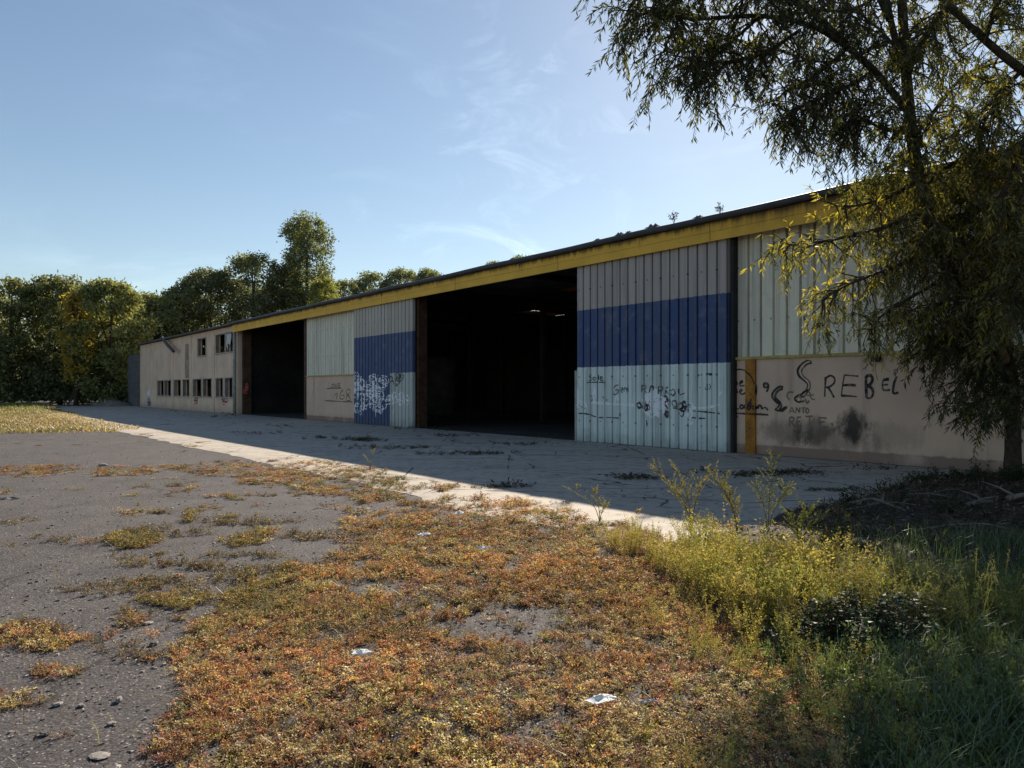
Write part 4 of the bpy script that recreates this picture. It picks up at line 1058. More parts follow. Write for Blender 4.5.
# ================================================================== BACKGROUND TREES
def bg_tree(name, label, px, Y, top_py, half_px, kind='round', tint=(0.07, 0.085, 0.025), zlow=0.6, group=None, leaves=19000, leaf=0.34, mix=None):
    X = (px - 512) / F * Y; H = CAMZ + (HZ - top_py) / F * Y; Rr = half_px / F * Y
    root = empty(name, (X, Y, 0), random.random() * 6.28); tag(root, label, 'tree', group)
    nc = 150 if kind != 'poplar' else 200
    cl = []
    for i in range(nc):
        t = random.random()
        if kind == 'poplar':
            rr = Rr * (0.50 + 0.42 * math.sin(math.pi * min(1, max(0.0, (t - 0.38) / 0.62))) ** 0.7)
        elif kind == 'airy':
            rr = Rr * (0.25 + 0.85 * math.sin(math.pi * (0.15 + 0.75 * t)))
        else:
            rr = Rr * (0.62 + 0.45 * math.sin(math.pi * (0.10 + 0.72 * t))) * (1.0 if t < 0.7 else math.sqrt(max(0.03, 1 - ((t - 0.7) / 0.34) ** 2)))
        a = random.random() * 6.283; r_ = rr * math.sqrt(random.uniform(0.25, 1.0))
        rc = Rr * random.uniform(0.11, 0.27)
        z = zlow + rc * 0.6 + (H - zlow - rc * 1.3) * t
        cl.append((r_ * math.cos(a), r_ * math.sin(a), z, rc))
    for i in range(26):     # pointed sprays at the top outline
        a = random.random() * 6.283; r_ = Rr * random.uniform(0.0, 0.8)
        cl.append((r_ * math.cos(a), r_ * math.sin(a), H - Rr * random.uniform(0.02, 0.30) - 0.55 * r_ * (r_ / Rr), Rr * random.uniform(0.06, 0.13)))
    cl = np.array(cl); w = cl[:, 3] ** 2; w /= w.sum()
    I = rng.choice(len(cl), leaves, p=w)
    d = rand_dirs(leaves); rad = cl[I, 3] * (0.30 + 0.85 * rng.random(leaves) ** 0.7)
    P = cl[I, :3] + d * (rad[:, None] * np.array([1.05, 1.05, 0.85])) + rng.normal(0, 0.12, (leaves, 3))
    if kind == 'poplar': P += d * np.array([0, 0, 0.5]) * rad[:, None]
    fl = (rng.random(leaves) < 0.14) & (P[:, 2] < H - 1.2 * 0.3 * Rr)
    P[fl] += np.clip(rng.normal(0, 1, (fl.sum(), 3)), -1.3, 1.3) * np.array([0.13, 0.13, 0.10]) * Rr
    P = P[(P[:, 2] > 0.15)]; I = I[:len(P)]; n = len(P)
    T = rand_dirs(n) + np.array([0, 0, -0.25]); T /= np.linalg.norm(T, axis=1, keepdims=True)
    V = leaf_quads(P, T, perp(T), (leaf * (0.6 + 0.9 * rng.random(n)), leaf * (0.35 + 0.45 * rng.random(n))), 0.15)
    base = np.array(tint)[None] * (0.75 + 0.5 * rng.random((len(cl), 1)))[I] * (0.75 + 0.5 * rng.random((n, 1)))
    if mix is not None:
        pick = (rng.random(len(cl)) < mix[1])[I]; base[pick] = np.array(mix[0]) * (0.8 + 0.4 * rng.random((pick.sum(), 1)))
    quads('crown', V, base, M['tree_leaf'], root)
    b = MB(); r0 = 0.014 * H + 0.10
    tp = [(0, 0, -0.1), (0.1 * random.random(), 0.1, H * 0.3), (0.25 * random.random(), 0.1, H * 0.6), (0.2, 0.2 * random.random(), H * 0.9)]
    b.tube(tp, [r0, r0 * 0.8, r0 * 0.5, r0 * 0.12], 8)
    for j in range(9):
        c = cl[random.randrange(nc)]; z0 = max(0.8, c[2] * random.uniform(0.45, 0.8))
        b.tube([(0.1, 0.1, z0), (c[0] * 0.5, c[1] * 0.5, (z0 + c[2]) / 2 + 0.2), (c[0], c[1], c[2])], [r0 * 0.35, r0 * 0.22, r0 * 0.06], 5)
    b.build('trunk', M['bark'], root, True)
    return root
G1 = (0.078, 0.088, 0.036); G2 = (0.060, 0.070, 0.033); YG = (0.135, 0.145, 0.045); OL = (0.092, 0.102, 0.042); GY = (0.10, 0.115, 0.060)
bg_tree('broadleaf_tree', 'dark green tree cut off by the edge of the picture', -48, 79, 284, 52, tint=G1, zlow=0.3)
bg_tree('broadleaf_tree', 'dark bushy tree with feathery top behind the dry grass', 12, 80, 279, 40, tint=G1, zlow=0.3, mix=(OL, 0.25), leaves=19000)
bg_tree('broadleaf_tree', 'dark tree with a few bright yellow sprays beside the rounded yellow-green tree', 60, 81, 277, 36, tint=G1, zlow=0.3, mix=(OL, 0.3), leaves=19000)
bg_tree('ash_tree', 'slim yellow leaved tree between the dark tree and the yellow-green tree', 76, 77, 293, 14, tint=(0.22, 0.17, 0.03), zlow=2.5, leaves=4500, kind='airy')
bg_tree('broadleaf_tree', 'rounded yellow-green tree beside the grey block wall', 110, 79, 281, 36, tint=OL, zlow=0.3, mix=(YG, 0.45), leaves=20000)
bg_tree('broadleaf_tree', 'low pale olive tree behind the lower end of the annex roof', 152, 92, 293, 27, tint=OL, zlow=0.6, mix=(YG, 0.25))
bg_tree('broadleaf_tree', 'olive tree above the middle of the annex roof', 184, 97, 287, 27, tint=OL, zlow=0.6, mix=(G1, 0.3))
bg_tree('broadleaf_tree', 'dark rounded tree above the upper windows of the annex', 212, 100, 268, 34, tint=G2, zlow=0.8, leaves=19000)
bg_tree('broadleaf_tree', 'tallest dark rounded tree with brownish top above the first open bay', 254, 102, 254, 36, tint=G2, zlow=0.8, mix=(OL, 0.28), leaves=22000)
bg_tree('broadleaf_tree', 'dark olive tree hard against the side of the poplar', 284, 104, 268, 26, tint=G1, zlow=0.8, mix=(OL, 0.3))
bg_tree('poplar_tree', 'tall slender poplar rising high above the warehouse roof', 306, 106, 215, 29, 'poplar', (0.085, 0.10, 0.045), 1.0, leaves=26000, leaf=0.34, mix=((0.12, 0.125, 0.045), 0.2))
bg_tree('broadleaf_tree', 'bright yellow-green low tree at the foot of the poplar', 325, 100, 279, 19, tint=YG, zlow=0.8, leaves=10000)
bg_tree('broadleaf_tree', 'small grey-green tree in the gap between poplar and the airy trees', 346, 118, 281, 18, 'round', GY, 5.0, leaves=10000)
for lb, px, tp, hw in (('airy grey-green tree above the roof, leftmost of the distant group', 373, 272, 19), ('airy grey-green tree in the middle of the distant group above the roof', 401, 269, 19), ('airy grey-green tree, rightmost of the distant group above the roof', 430, 269, 16)):
    bg_tree('airy_tree', lb, px, 124, tp, hw * 1.25, 'round', GY, 6.0, 'distant airy trees behind the warehouse', leaves=12000, leaf=0.36)
bg_tree('airy_tree', 'treetop just peeping over the roof above the large bay, left of two', 494, 133, 262, 13, 'round', GY, 8.0, leaves=8000, leaf=0.36)
bg_tree('airy_tree', 'treetop just peeping over the roof above the large bay, right of two', 524, 133, 255, 20, 'round', GY, 8.0, leaves=12000, leaf=0.36)
# second rank that closes the wood
for lb, px, Y, tp, hw in (('dark tree in the second rank behind the feathery tree at the far left', -15, 96, 291, 42), ('dark tree filling the gap behind the yellow-green tree', 82, 98, 289, 36), ('dark tree in the second rank behind the block wall', 130, 104, 300, 30), ('dark tree filling the gaps behind the annex roof', 200, 118, 291, 46), ('dark tree filling the gap behind the tallest rounded tree', 258, 120, 277, 42)):
    bg_tree('broadleaf_tree', lb, px, Y, tp, hw, tint=G2, zlow=0.3, leaves=15000, group='second rank of the wood')
# shrub layer at the edge of the wood
x = rng.uniform(-62, -34.5, 22000); y = rng.uniform(77, 84, 22000)
hh = 0.6 + 3.4 * fbm(x * 0.35, y * 0.35) * rng.random(len(x))
k = NX * x + NY * y < 400; T = rand_dirs(len(x)); 
V = leaf_quads(np.stack([x, y, hh], 1), T, perp(T), (0.2 + 0.25 * rng.random(len(x)), 0.12 + 0.14 * rng.random(len(x))), 0.15)
keep = ~((EX * (x - FOOT[0]) + EY * (y - FOOT[1]) > AX0 - 3.2))
tag(quads('undergrowth', V[keep], (np.array([[0.055, 0.062, 0.024]]) * (0.6 + 0.8 * rng.random((len(x), 1))))[keep], M['tree_leaf']), kind='stuff')
# gravel heap by the block wall
p = gp(113, 406.2); mo = MB(); ns = 14
for j in range(6):
    for i in range(ns):
        r_ = (1 - j / 5.0); a = i / ns * 6.283
        mo.v.append((2.3 * r_ * math.cos(a) * (0.85 + 0.3 * vnoise(i, j)), 1.3 * r_ * math.sin(a) * (0.85 + 0.3 * vnoise(i, j + 9)), 0.62 * (1 - r_ ** 1.6) * (0.8 + 0.4 * vnoise(i * 0.7, j)) - 0.02))
for j in range(5):
    for i in range(ns): mo.f.append((j*ns+i, j*ns+(i+1) % ns, (j+1)*ns+(i+1) % ns, (j+1)*ns+i)); mo.m.append(0)
mm = mo.build('gravel_heap', M['mound'], None, True); mm.location = p
tag(mm, 'low pale heap of gravel in front of the wood by the block wall', 'gravel heap')

# ================================================================== THE WILLOW
def smooth_line(pts, per=6):
    P = [np.array(p, float) for p in pts]; Q = []
    for i in range(len(P) - 1):
        p0 = P[max(i-1, 0)]; p1 = P[i]; p2 = P[i+1]; p3 = P[min(i+2, len(P)-1)]
        for t in np.linspace(0, 1, per, endpoint=False):
            Q.append(0.5*((2*p1) + (p2-p0)*t + (2*p0-5*p1+4*p2-p3)*t*t + (3*p1-p0-3*p2+p3)*t**3))
    Q.append(P[-1]); return Q

class Willow:
    def __init__(s): s.P = []; s.T = []; s.L = []; s.C = []; s.tw = MB()
    def twig(s, p, d, ln, colr, droop=0.9, leafl=0.125, sparse=1.0):
        n = 7; pts = [np.array(p)]; d = np.array(d, float); d /= np.linalg.norm(d) + 1e-9
        for i in range(n):
            d = d + np.array([random.gauss(0, 0.10), random.gauss(0, 0.10), -droop * 0.22 + random.gauss(0, 0.05)]); d /= np.linalg.norm(d)
            pts.append(pts[-1] + d * ln / n)
        s.tw.tube(pts, [0.006, 0.0055, 0.005, 0.0045, 0.004, 0.0035, 0.003, 0.002], 3, cap=False)
        m = max(4, int(ln / 0.031 * sparse))
        for j in range(m):
            t = 0.10 + 0.90 * (j + random.random() * 0.6) / m
            i = min(n - 1, int(t * n)); f = t * n - i
            b = pts[i] * (1 - f) + pts[i+1] * f; ax = pts[i+1] - pts[i]; ax = ax / np.linalg.norm(ax)
            v = np.cross(ax, [random.gauss(0, 1), random.gauss(0, 1), random.gauss(0, 1)]); v = v / (np.linalg.norm(v) + 1e-9)
            T = ax * random.uniform(0.3, 0.9) + v * 0.8 + np.array([0, 0, -0.45]); T /= np.linalg.norm(T)
            s.P.append(b); s.T.append(T); s.L.append(leafl * random.uniform(0.6, 1.2)); s.C.append(np.array(colr) * random.uniform(0.7, 1.3))
    def branch(s, p, d, ln, colf, droop, density, tl, tube=None, rad=0.016):
        n = 6; pts = [np.array(p, float)]; d = np.array(d, float); d /= np.linalg.norm(d)
        for i in range(n):
            d = d + np.array([random.gauss(0, 0.14), random.gauss(0, 0.14), random.gauss(0, 0.10) - droop * 0.10]); d /= np.linalg.norm(d)
            pts.append(pts[-1] + d * ln / n)
        (tube or s.tw).tube(pts, [rad * (1 - 0.85 * i / n) for i in range(n + 1)], 5, cap=False)
        k = max(2, int(ln * density * 1.25))
        for j in range(k):
            t = 0.15 + 0.85 * (j + random.random()) / k; i = min(n - 1, int(t * n)); f = t * n - i
            b = pts[i] * (1 - f) + pts[min(n, i+1)] * f; ax = pts[i+1] - pts[i]; ax = ax / np.linalg.norm(ax)
            v = np.array([random.gauss(0, 1), random.gauss(0, 1), random.gauss(0, 0.7)]); v /= np.linalg.norm(v)
            s.twig(b, ax * 0.7 + v * 0.8, tl * random.uniform(0.55, 1.25), colf(), droop)
    def limb(s, pts, r0, r1, mb, colf, subs, sub_len, droop, density=7, tl=0.5, t0=0.15, bias=(0, 0, 0)):
        Q = smooth_line(pts, 5); n = len(Q); mb.tube(Q, [r0 + (r1 - r0) * i / (n - 1) for i in range(n)], 8)
        subs = int(subs * (2.0 if colf is c_top else (1.1 if colf is c_low else 1.45))); density = 5.2 if colf is c_top else density
        for j in range(subs):
            t = t0 + (1 - t0) * (j + random.random()) / subs; i = min(n - 2, int(t * (n - 1)))
            ax = Q[i+1] - Q[i]; ax = ax / (np.linalg.norm(ax) + 1e-9)
            v = np.array([random.gauss(0, 1), random.gauss(0, 1), random.gauss(0, 0.8)]); v /= np.linalg.norm(v)
            s.branch(Q[i] + (Q[i+1] - Q[i]) * random.random(), ax * 0.45 + v * 0.85 + np.array(bias), sub_len * random.uniform(0.5, 1.2), colf, droop, density, tl)
        return Q
    def leaves(s, root, name='crown'):
        P = np.array(s.P); T = np.array(s.T); L = np.array(s.L); n = len(P)
        V = leaf_quads(P, T, perp(T), (L, L * (0.15 + 0.09 * rng.random(n))), 0.12)
        print(name, n); return quads(name, V, np.array(s.C), M['willow_leaf'], root)

def pal(*cols):
    return lambda: random.choices([c[0] for c in cols], [c[1] for c in cols])[0]
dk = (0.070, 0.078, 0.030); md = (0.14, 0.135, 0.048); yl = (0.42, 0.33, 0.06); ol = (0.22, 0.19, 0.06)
c_top = pal(((0.045, 0.048, 0.022), 5), (dk, 3), (ol, 0.8)); c_mid = pal((dk, 2.5), (md, 4), (ol, 3.5), (yl, 1.3)); c_lit = pal((yl, 3.5), (ol, 3), (md, 2)); c_low = pal((dk, 6), (md, 2.5), (yl, 0.2))  # light and shade of each crown part put into its leaf colours
base = at(1012, 482, 13.35)
wl = empty('willow_tree', (base[0], base[1], 0.0)); tag(wl, 'large leaning willow with narrow leaves in front of the tan wall', 'tree')
off = np.array([base[0], base[1], 0.0])
def W_(px, py, Y): return np.array(at(px, py, Y)) - off
w1 = Willow(); tk_ = MB()
trunk_pts = [(0, 0, -0.15), W_(1013, 440, 13.35), W_(1011, 395, 13.35), W_(1007, 362, 13.3), W_(985, 326, 13.2), W_(962, 297, 13.15), W_(941, 252, 13.05), W_(924, 205, 13.0), W_(914, 150, 12.9), W_(908, 95, 12.85), W_(904, 40, 12.75), W_(899, -60, 12.6), W_(893, -190, 12.4), W_(880, -330, 12.2)]
Q = smooth_line(trunk_pts, 5)
rr = np.interp(np.linspace(0, 1, len(Q)), [0, 0.06, 0.3, 0.55, 0.8, 1.0], [0.18, 0.13, 0.115, 0.105, 0.075, 0.025])
tk_.tube(Q, list(rr), 12)
trunk = tk_.build('trunk', M['bark'], wl, True)
bwz = MB(); bwy = MB()   # torn bare wood along the leaning trunk
QQ = smooth_line([W_(956, 292, 12.98), W_(964, 301, 12.99), W_(972, 315, 13.02)], 4); bwz.tube(QQ, [0.02] + [0.085] * (len(QQ) - 2) + [0.02], 7); 
QQ = smooth_line([W_(988, 331, 13.03), W_(999, 347, 13.1), W_(1008, 364, 13.15)], 4); bwy.tube(QQ, [0.02] + [0.075] * (len(QQ) - 2) + [0.02], 7)
tag(bwz.build('bare_wood', M['bare_wood'], trunk, True), 'torn patch of pale bare wood on the trunk')
tag(bwy.build('bare_wood', M['bare_wood'], trunk, True), 'lower bare patch on the leaning trunk')
lm = MB()
# fork and great left limb
lm.tube(smooth_line([W_(906, 70, 12.8), W_(895, 38, 12.75), W_(887, 0, 12.7), W_(872, -90, 12.5), W_(850, -200, 12.2)], 4), [0.075, 0.07, 0.065, 0.06, 0.055, 0.055, 0.05, 0.05, 0.045, 0.04, 0.035, 0.03, 0.03, 0.025, 0.025, 0.02, 0.02], 8)
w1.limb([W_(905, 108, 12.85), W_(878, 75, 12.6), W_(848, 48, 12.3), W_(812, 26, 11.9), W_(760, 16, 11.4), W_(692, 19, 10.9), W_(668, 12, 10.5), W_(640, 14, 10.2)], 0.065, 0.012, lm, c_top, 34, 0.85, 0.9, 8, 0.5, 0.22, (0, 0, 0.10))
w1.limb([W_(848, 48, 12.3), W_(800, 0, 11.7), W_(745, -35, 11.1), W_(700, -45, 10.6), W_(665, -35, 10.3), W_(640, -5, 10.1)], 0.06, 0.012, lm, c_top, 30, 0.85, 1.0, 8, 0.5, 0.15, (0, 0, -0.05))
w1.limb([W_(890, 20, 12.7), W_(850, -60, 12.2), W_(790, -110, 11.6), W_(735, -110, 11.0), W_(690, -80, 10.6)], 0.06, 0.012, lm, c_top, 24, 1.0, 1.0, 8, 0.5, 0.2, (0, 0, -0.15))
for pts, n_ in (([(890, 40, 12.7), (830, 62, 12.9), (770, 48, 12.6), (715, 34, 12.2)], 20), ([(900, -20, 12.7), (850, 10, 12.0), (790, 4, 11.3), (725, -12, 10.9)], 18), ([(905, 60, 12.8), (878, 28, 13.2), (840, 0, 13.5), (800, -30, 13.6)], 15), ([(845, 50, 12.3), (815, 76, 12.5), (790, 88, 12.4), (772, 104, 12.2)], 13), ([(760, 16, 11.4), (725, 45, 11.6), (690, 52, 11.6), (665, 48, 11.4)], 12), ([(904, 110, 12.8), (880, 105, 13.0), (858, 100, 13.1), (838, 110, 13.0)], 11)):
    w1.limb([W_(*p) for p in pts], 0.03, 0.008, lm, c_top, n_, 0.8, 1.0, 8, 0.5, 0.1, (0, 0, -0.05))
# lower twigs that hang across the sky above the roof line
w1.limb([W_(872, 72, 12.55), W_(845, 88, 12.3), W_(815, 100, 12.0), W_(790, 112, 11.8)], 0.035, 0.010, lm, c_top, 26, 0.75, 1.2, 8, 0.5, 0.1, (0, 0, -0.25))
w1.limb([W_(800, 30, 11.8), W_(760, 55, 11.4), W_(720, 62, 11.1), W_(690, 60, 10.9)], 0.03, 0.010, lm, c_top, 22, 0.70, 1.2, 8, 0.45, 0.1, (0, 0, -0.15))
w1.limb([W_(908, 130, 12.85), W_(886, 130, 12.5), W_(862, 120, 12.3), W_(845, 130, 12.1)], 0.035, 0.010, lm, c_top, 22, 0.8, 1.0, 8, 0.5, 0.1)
# sprays with sunlight put into their yellow leaf colour, reaching left below the eaves
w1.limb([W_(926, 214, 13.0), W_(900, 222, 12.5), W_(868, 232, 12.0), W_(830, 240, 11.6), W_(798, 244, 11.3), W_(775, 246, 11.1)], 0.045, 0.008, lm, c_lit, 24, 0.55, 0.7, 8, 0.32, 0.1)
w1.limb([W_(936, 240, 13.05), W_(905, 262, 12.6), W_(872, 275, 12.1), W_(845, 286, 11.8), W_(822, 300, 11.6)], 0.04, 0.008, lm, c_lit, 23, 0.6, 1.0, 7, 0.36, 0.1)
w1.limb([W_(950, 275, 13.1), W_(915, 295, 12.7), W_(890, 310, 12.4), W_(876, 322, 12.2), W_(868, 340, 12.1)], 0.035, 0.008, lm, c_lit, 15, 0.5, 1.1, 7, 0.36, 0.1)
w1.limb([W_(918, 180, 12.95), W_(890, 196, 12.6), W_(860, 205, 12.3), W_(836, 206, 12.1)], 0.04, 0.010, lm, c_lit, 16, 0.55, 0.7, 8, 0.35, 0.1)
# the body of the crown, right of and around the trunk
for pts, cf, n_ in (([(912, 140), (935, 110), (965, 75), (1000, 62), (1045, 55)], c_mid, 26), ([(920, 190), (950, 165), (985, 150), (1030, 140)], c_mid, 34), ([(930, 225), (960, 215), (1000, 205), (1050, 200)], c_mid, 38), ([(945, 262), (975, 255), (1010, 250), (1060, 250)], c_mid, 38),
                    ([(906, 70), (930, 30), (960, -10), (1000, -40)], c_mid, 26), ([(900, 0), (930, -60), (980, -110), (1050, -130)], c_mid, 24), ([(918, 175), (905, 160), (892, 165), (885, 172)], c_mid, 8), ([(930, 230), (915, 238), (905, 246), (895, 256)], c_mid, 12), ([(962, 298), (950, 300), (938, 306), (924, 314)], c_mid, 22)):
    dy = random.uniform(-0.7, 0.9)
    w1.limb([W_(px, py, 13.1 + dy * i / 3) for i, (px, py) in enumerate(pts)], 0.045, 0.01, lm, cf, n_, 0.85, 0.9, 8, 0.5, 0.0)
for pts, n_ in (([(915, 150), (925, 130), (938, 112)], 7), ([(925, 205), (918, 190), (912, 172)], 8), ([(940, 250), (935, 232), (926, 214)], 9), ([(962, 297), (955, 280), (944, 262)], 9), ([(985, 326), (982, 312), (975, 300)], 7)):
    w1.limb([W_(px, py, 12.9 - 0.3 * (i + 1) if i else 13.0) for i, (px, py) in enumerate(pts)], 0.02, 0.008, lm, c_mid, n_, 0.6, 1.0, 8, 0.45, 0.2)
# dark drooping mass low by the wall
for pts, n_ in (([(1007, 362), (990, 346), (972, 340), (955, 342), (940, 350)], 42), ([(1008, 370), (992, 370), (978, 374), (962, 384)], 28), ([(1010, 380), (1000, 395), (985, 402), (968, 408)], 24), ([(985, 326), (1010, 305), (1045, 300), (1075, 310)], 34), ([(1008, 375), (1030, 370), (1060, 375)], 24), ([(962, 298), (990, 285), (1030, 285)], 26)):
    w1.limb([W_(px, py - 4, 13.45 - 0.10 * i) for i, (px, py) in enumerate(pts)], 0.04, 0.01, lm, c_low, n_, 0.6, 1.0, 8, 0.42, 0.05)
lm.build('limb', M['bark'], wl, True)
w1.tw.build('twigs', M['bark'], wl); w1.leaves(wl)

# second willow, mostly beyond the right edge
b2 = (10.6, 11.6, 0.0); off = np.array(b2)
w2r = empty('willow_tree', b2); tag(w2r, 'second willow whose bare thick limb slants across the sky behind the first', 'tree')
w2 = Willow(); t2 = MB(); l2 = MB()
Q = smooth_line([(0, 0, -0.1), (-0.1, 0, 1.5), (-0.5, 0.1, 3.4), W_(1120, 140, 11.6), W_(1062, 98, 11.7), W_(1022, 70, 11.8), W_(985, 40, 11.9), W_(948, 4, 12.0), W_(915, -40, 12.1), W_(870, -120, 12.2)], 5)
t2.tube(Q, list(np.interp(np.linspace(0, 1, len(Q)), [0, 0.1, 0.5, 1], [0.20, 0.13, 0.075, 0.02])), 10); t2.build('trunk', M['bark'], w2r, True)
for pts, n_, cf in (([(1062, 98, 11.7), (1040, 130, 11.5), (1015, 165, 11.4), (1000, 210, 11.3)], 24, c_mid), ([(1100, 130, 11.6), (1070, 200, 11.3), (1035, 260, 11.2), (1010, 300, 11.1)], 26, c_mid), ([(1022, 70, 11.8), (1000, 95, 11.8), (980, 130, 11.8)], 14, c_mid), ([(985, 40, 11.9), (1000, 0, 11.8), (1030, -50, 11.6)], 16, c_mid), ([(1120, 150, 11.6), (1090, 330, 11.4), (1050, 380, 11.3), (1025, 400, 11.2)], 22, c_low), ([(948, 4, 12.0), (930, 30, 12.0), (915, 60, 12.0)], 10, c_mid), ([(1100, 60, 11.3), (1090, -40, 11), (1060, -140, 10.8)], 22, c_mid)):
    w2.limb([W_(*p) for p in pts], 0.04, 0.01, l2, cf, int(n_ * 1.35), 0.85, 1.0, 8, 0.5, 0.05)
l2.build('limb', M['bark'], w2r, True); w2.tw.build('twigs', M['bark'], w2r); w2.leaves(w2r)

# ================================================================== SINGLE PLANTS
def tall_weed(label, foot, tips, colr, thin=1.0):
    r_ = empty('tall_weed', foot); tag(r_, label, 'weed', 'tall weeds along the apron edge')
    st = MB(); P = []; T = []; L = []; S = []
    o_ = np.array(foot)
    for tp in tips:
        tp = np.array(tp) - o_; md = tp * np.array([0.25, 0.25, 0.55]); q = smooth_line([(0, 0, 0), md, tp], 8); k = len(q)
        st.tube(q, [0.006 - 0.0045 * i / k for i in range(k)], 5)
        for i in range(2, k):
            for br in range(3):
                t = i / k
                if random.random() > thin * (0.15 if t < 0.4 else 0.52): continue
                ln = (0.06 + 0.17 * math.sin(math.pi * min(1, max(0, (t - 0.3) / 0.75)))) * (0.5 + 0.5 * thin) * random.uniform(0.5, 1.1)
                a = random.random() * 6.28; d = np.array([0.95 * math.cos(a), 0.95 * math.sin(a), 0.45]) + (q[i] - q[i-1]) / np.linalg.norm(q[i] - q[i-1]) * 0.8; d /= np.linalg.norm(d)
                e = q[i] + d * ln; st.tube([q[i], (q[i] + e) / 2 + np.array([0, 0, 0.01]), e], [0.0025, 0.002, 0.001], 3, cap=False)
                for s in range(int(34 * ln / 0.15)):
                    u = random.random(); P.append(q[i] * (1 - u) + e * u); v = rand_dirs(1)[0] + np.array([0, 0, 0.5]) + d * 0.5; T.append(v / np.linalg.norm(v))
                    L.append(random.uniform(0.008, 0.022) if t > 0.35 else random.uniform(0.02, 0.05)); S.append(1)
    st.build('stem', simple('weed_stem', (0.16, 0.15, 0.06), 0.3, 20, 0.8, 0.0, g=0), r_)
    P = np.array(P); T = np.array(T); L = np.array(L)
    quads('leaves', leaf_quads(P, T, perp(T), (L, L * 0.45), 0.1), np.array([colr]) * (0.75 + 0.5 * rng.random((len(P), 1))), M['weed_leaf'], r_)
def up(px, py, Y): return at(px, py, Y)
wc = (0.28, 0.25, 0.085)
tall_weed('tallest plumed weed leaning left, with the broadest seed head', gp(692, 538), [up(654, 468, 8.1), up(676, 466, 8.25), up(668, 486, 8.2), up(704, 478, 8.3)], wc)
tall_weed('plumed weed leaning left, second from the left of the tall ones', gp(738, 542), [up(708, 470, 8.0), up(722, 488, 8.1), up(731, 492, 8.2)], wc)
tall_weed('straight upright weed with a single pointed seed head before the tan wall', gp(768, 544), [up(774, 458, 7.9), up(757, 488, 7.95), up(786, 490, 8.0)], (0.22, 0.22, 0.08))
tall_weed('small drooping weed standing alone on the sunlit strip of apron', gp(600, 523), [up(570, 490, 9.1), up(594, 492, 9.2), up(606, 505, 9.2)], wc, 0.5)
tall_weed('short bushy green weed between the two right hand plumed weeds', gp(800, 552), [up(790, 515, 7.5), up(806, 508, 7.6), up(818, 520, 7.5), up(796, 528, 7.4)], (0.17, 0.19, 0.06))
tall_weed('thin bare weed in the shade of the apron edge right of the pointed one', gp(838, 540), [up(838, 505, 7.9), up(828, 512, 7.9), up(848, 515, 8.0)], (0.15, 0.13, 0.05), 0.35)
tall_weed('lone pale grass stalk at the corner of the weed patch on the apron', gp(370, 473), [up(374, 449, 14.9), up(366, 456, 14.9)], (0.34, 0.28, 0.14), 0.3)
for lb, px, s in (('tiny plant sprouting from the roof edge above the large door', 684, 1.0), ('tiny plant sprouting from the roof edge nearest the willow', 730, 0.8)):
    a, Y = wall_a(px); f = fac(a, -0.40, 6.0); r_ = empty('roof_weed', f); tag(r_, lb, 'weed', 'weeds on the roof edge')
    b = MB(); P = []
    for i in range(6):
        e = np.array([random.gauss(0, 0.10), random.gauss(0, 0.10), random.uniform(0.18, 0.34)]) * s; b.tube([(0, 0, 0), e * 0.5 + np.array([0.01, 0, 0.02]), e], [0.006, 0.005, 0.003], 3)
        P += [e * random.uniform(0.4, 1) for _ in range(9)]
    b.build('stem', M['dead_wood'], r_); P = np.array(P); T = rand_dirs(len(P)); quads('leaves', leaf_quads(P, T, perp(T), (np.full(len(P), 0.07), np.full(len(P), 0.03))), np.tile([[0.09, 0.085, 0.04]], (len(P), 1)), M['weed_leaf'], r_)

# bramble in the lower right
bp = gp(868, 640); br = empty('bramble_bush', bp); tag(br, 'low bramble bush with dark glossy leaves among the grass', 'bush')
b = MB(); P = []; T = []
for i in range(46):
    a = random.random() * 6.28; ln = random.uniform(0.25, 0.75); d = np.array([math.cos(a), math.sin(a) * 0.7, 0]); h = random.uniform(0.08, 0.30)
    q = smooth_line([(0, 0, 0), d * ln * 0.4 + np.array([0, 0, h]), d * ln * 0.8 + np.array([0, 0, h * 0.8]), d * ln + np.array([0, 0, h * 0.35])], 5)
    b.tube(q, 0.004, 4, cap=False)
    for j in range(2, len(q)):
        for s in range(4):
            v = rand_dirs(1)[0] * np.array([1, 1, 0.45]) + np.array([0, 0, 0.1]); P.append(q[j] + np.array([random.gauss(0, 0.03), random.gauss(0, 0.03), random.gauss(0.01, 0.02)])); T.append(v / np.linalg.norm(v))
b.build('stem', simple('bramble_stem', (0.10, 0.06, 0.04), 0.3, 20, 0.8, 0, g=0), br)
P = np.array(P); T = np.array(T); n = len(P); W = np.cross(T, np.array([0, 0, 1.0])) + 0.45 * rand_dirs(n); W /= np.linalg.norm(W, axis=1, keepdims=True)
quads('leaves', leaf_quads(P, T, W, (rng.uniform(0.025, 0.055, n), rng.uniform(0.016, 0.03, n)), 0.18), np.array([[0.04, 0.065, 0.03]]) * (0.6 + 0.9 * rng.random((n, 1))), M['bramble_leaf'], br)

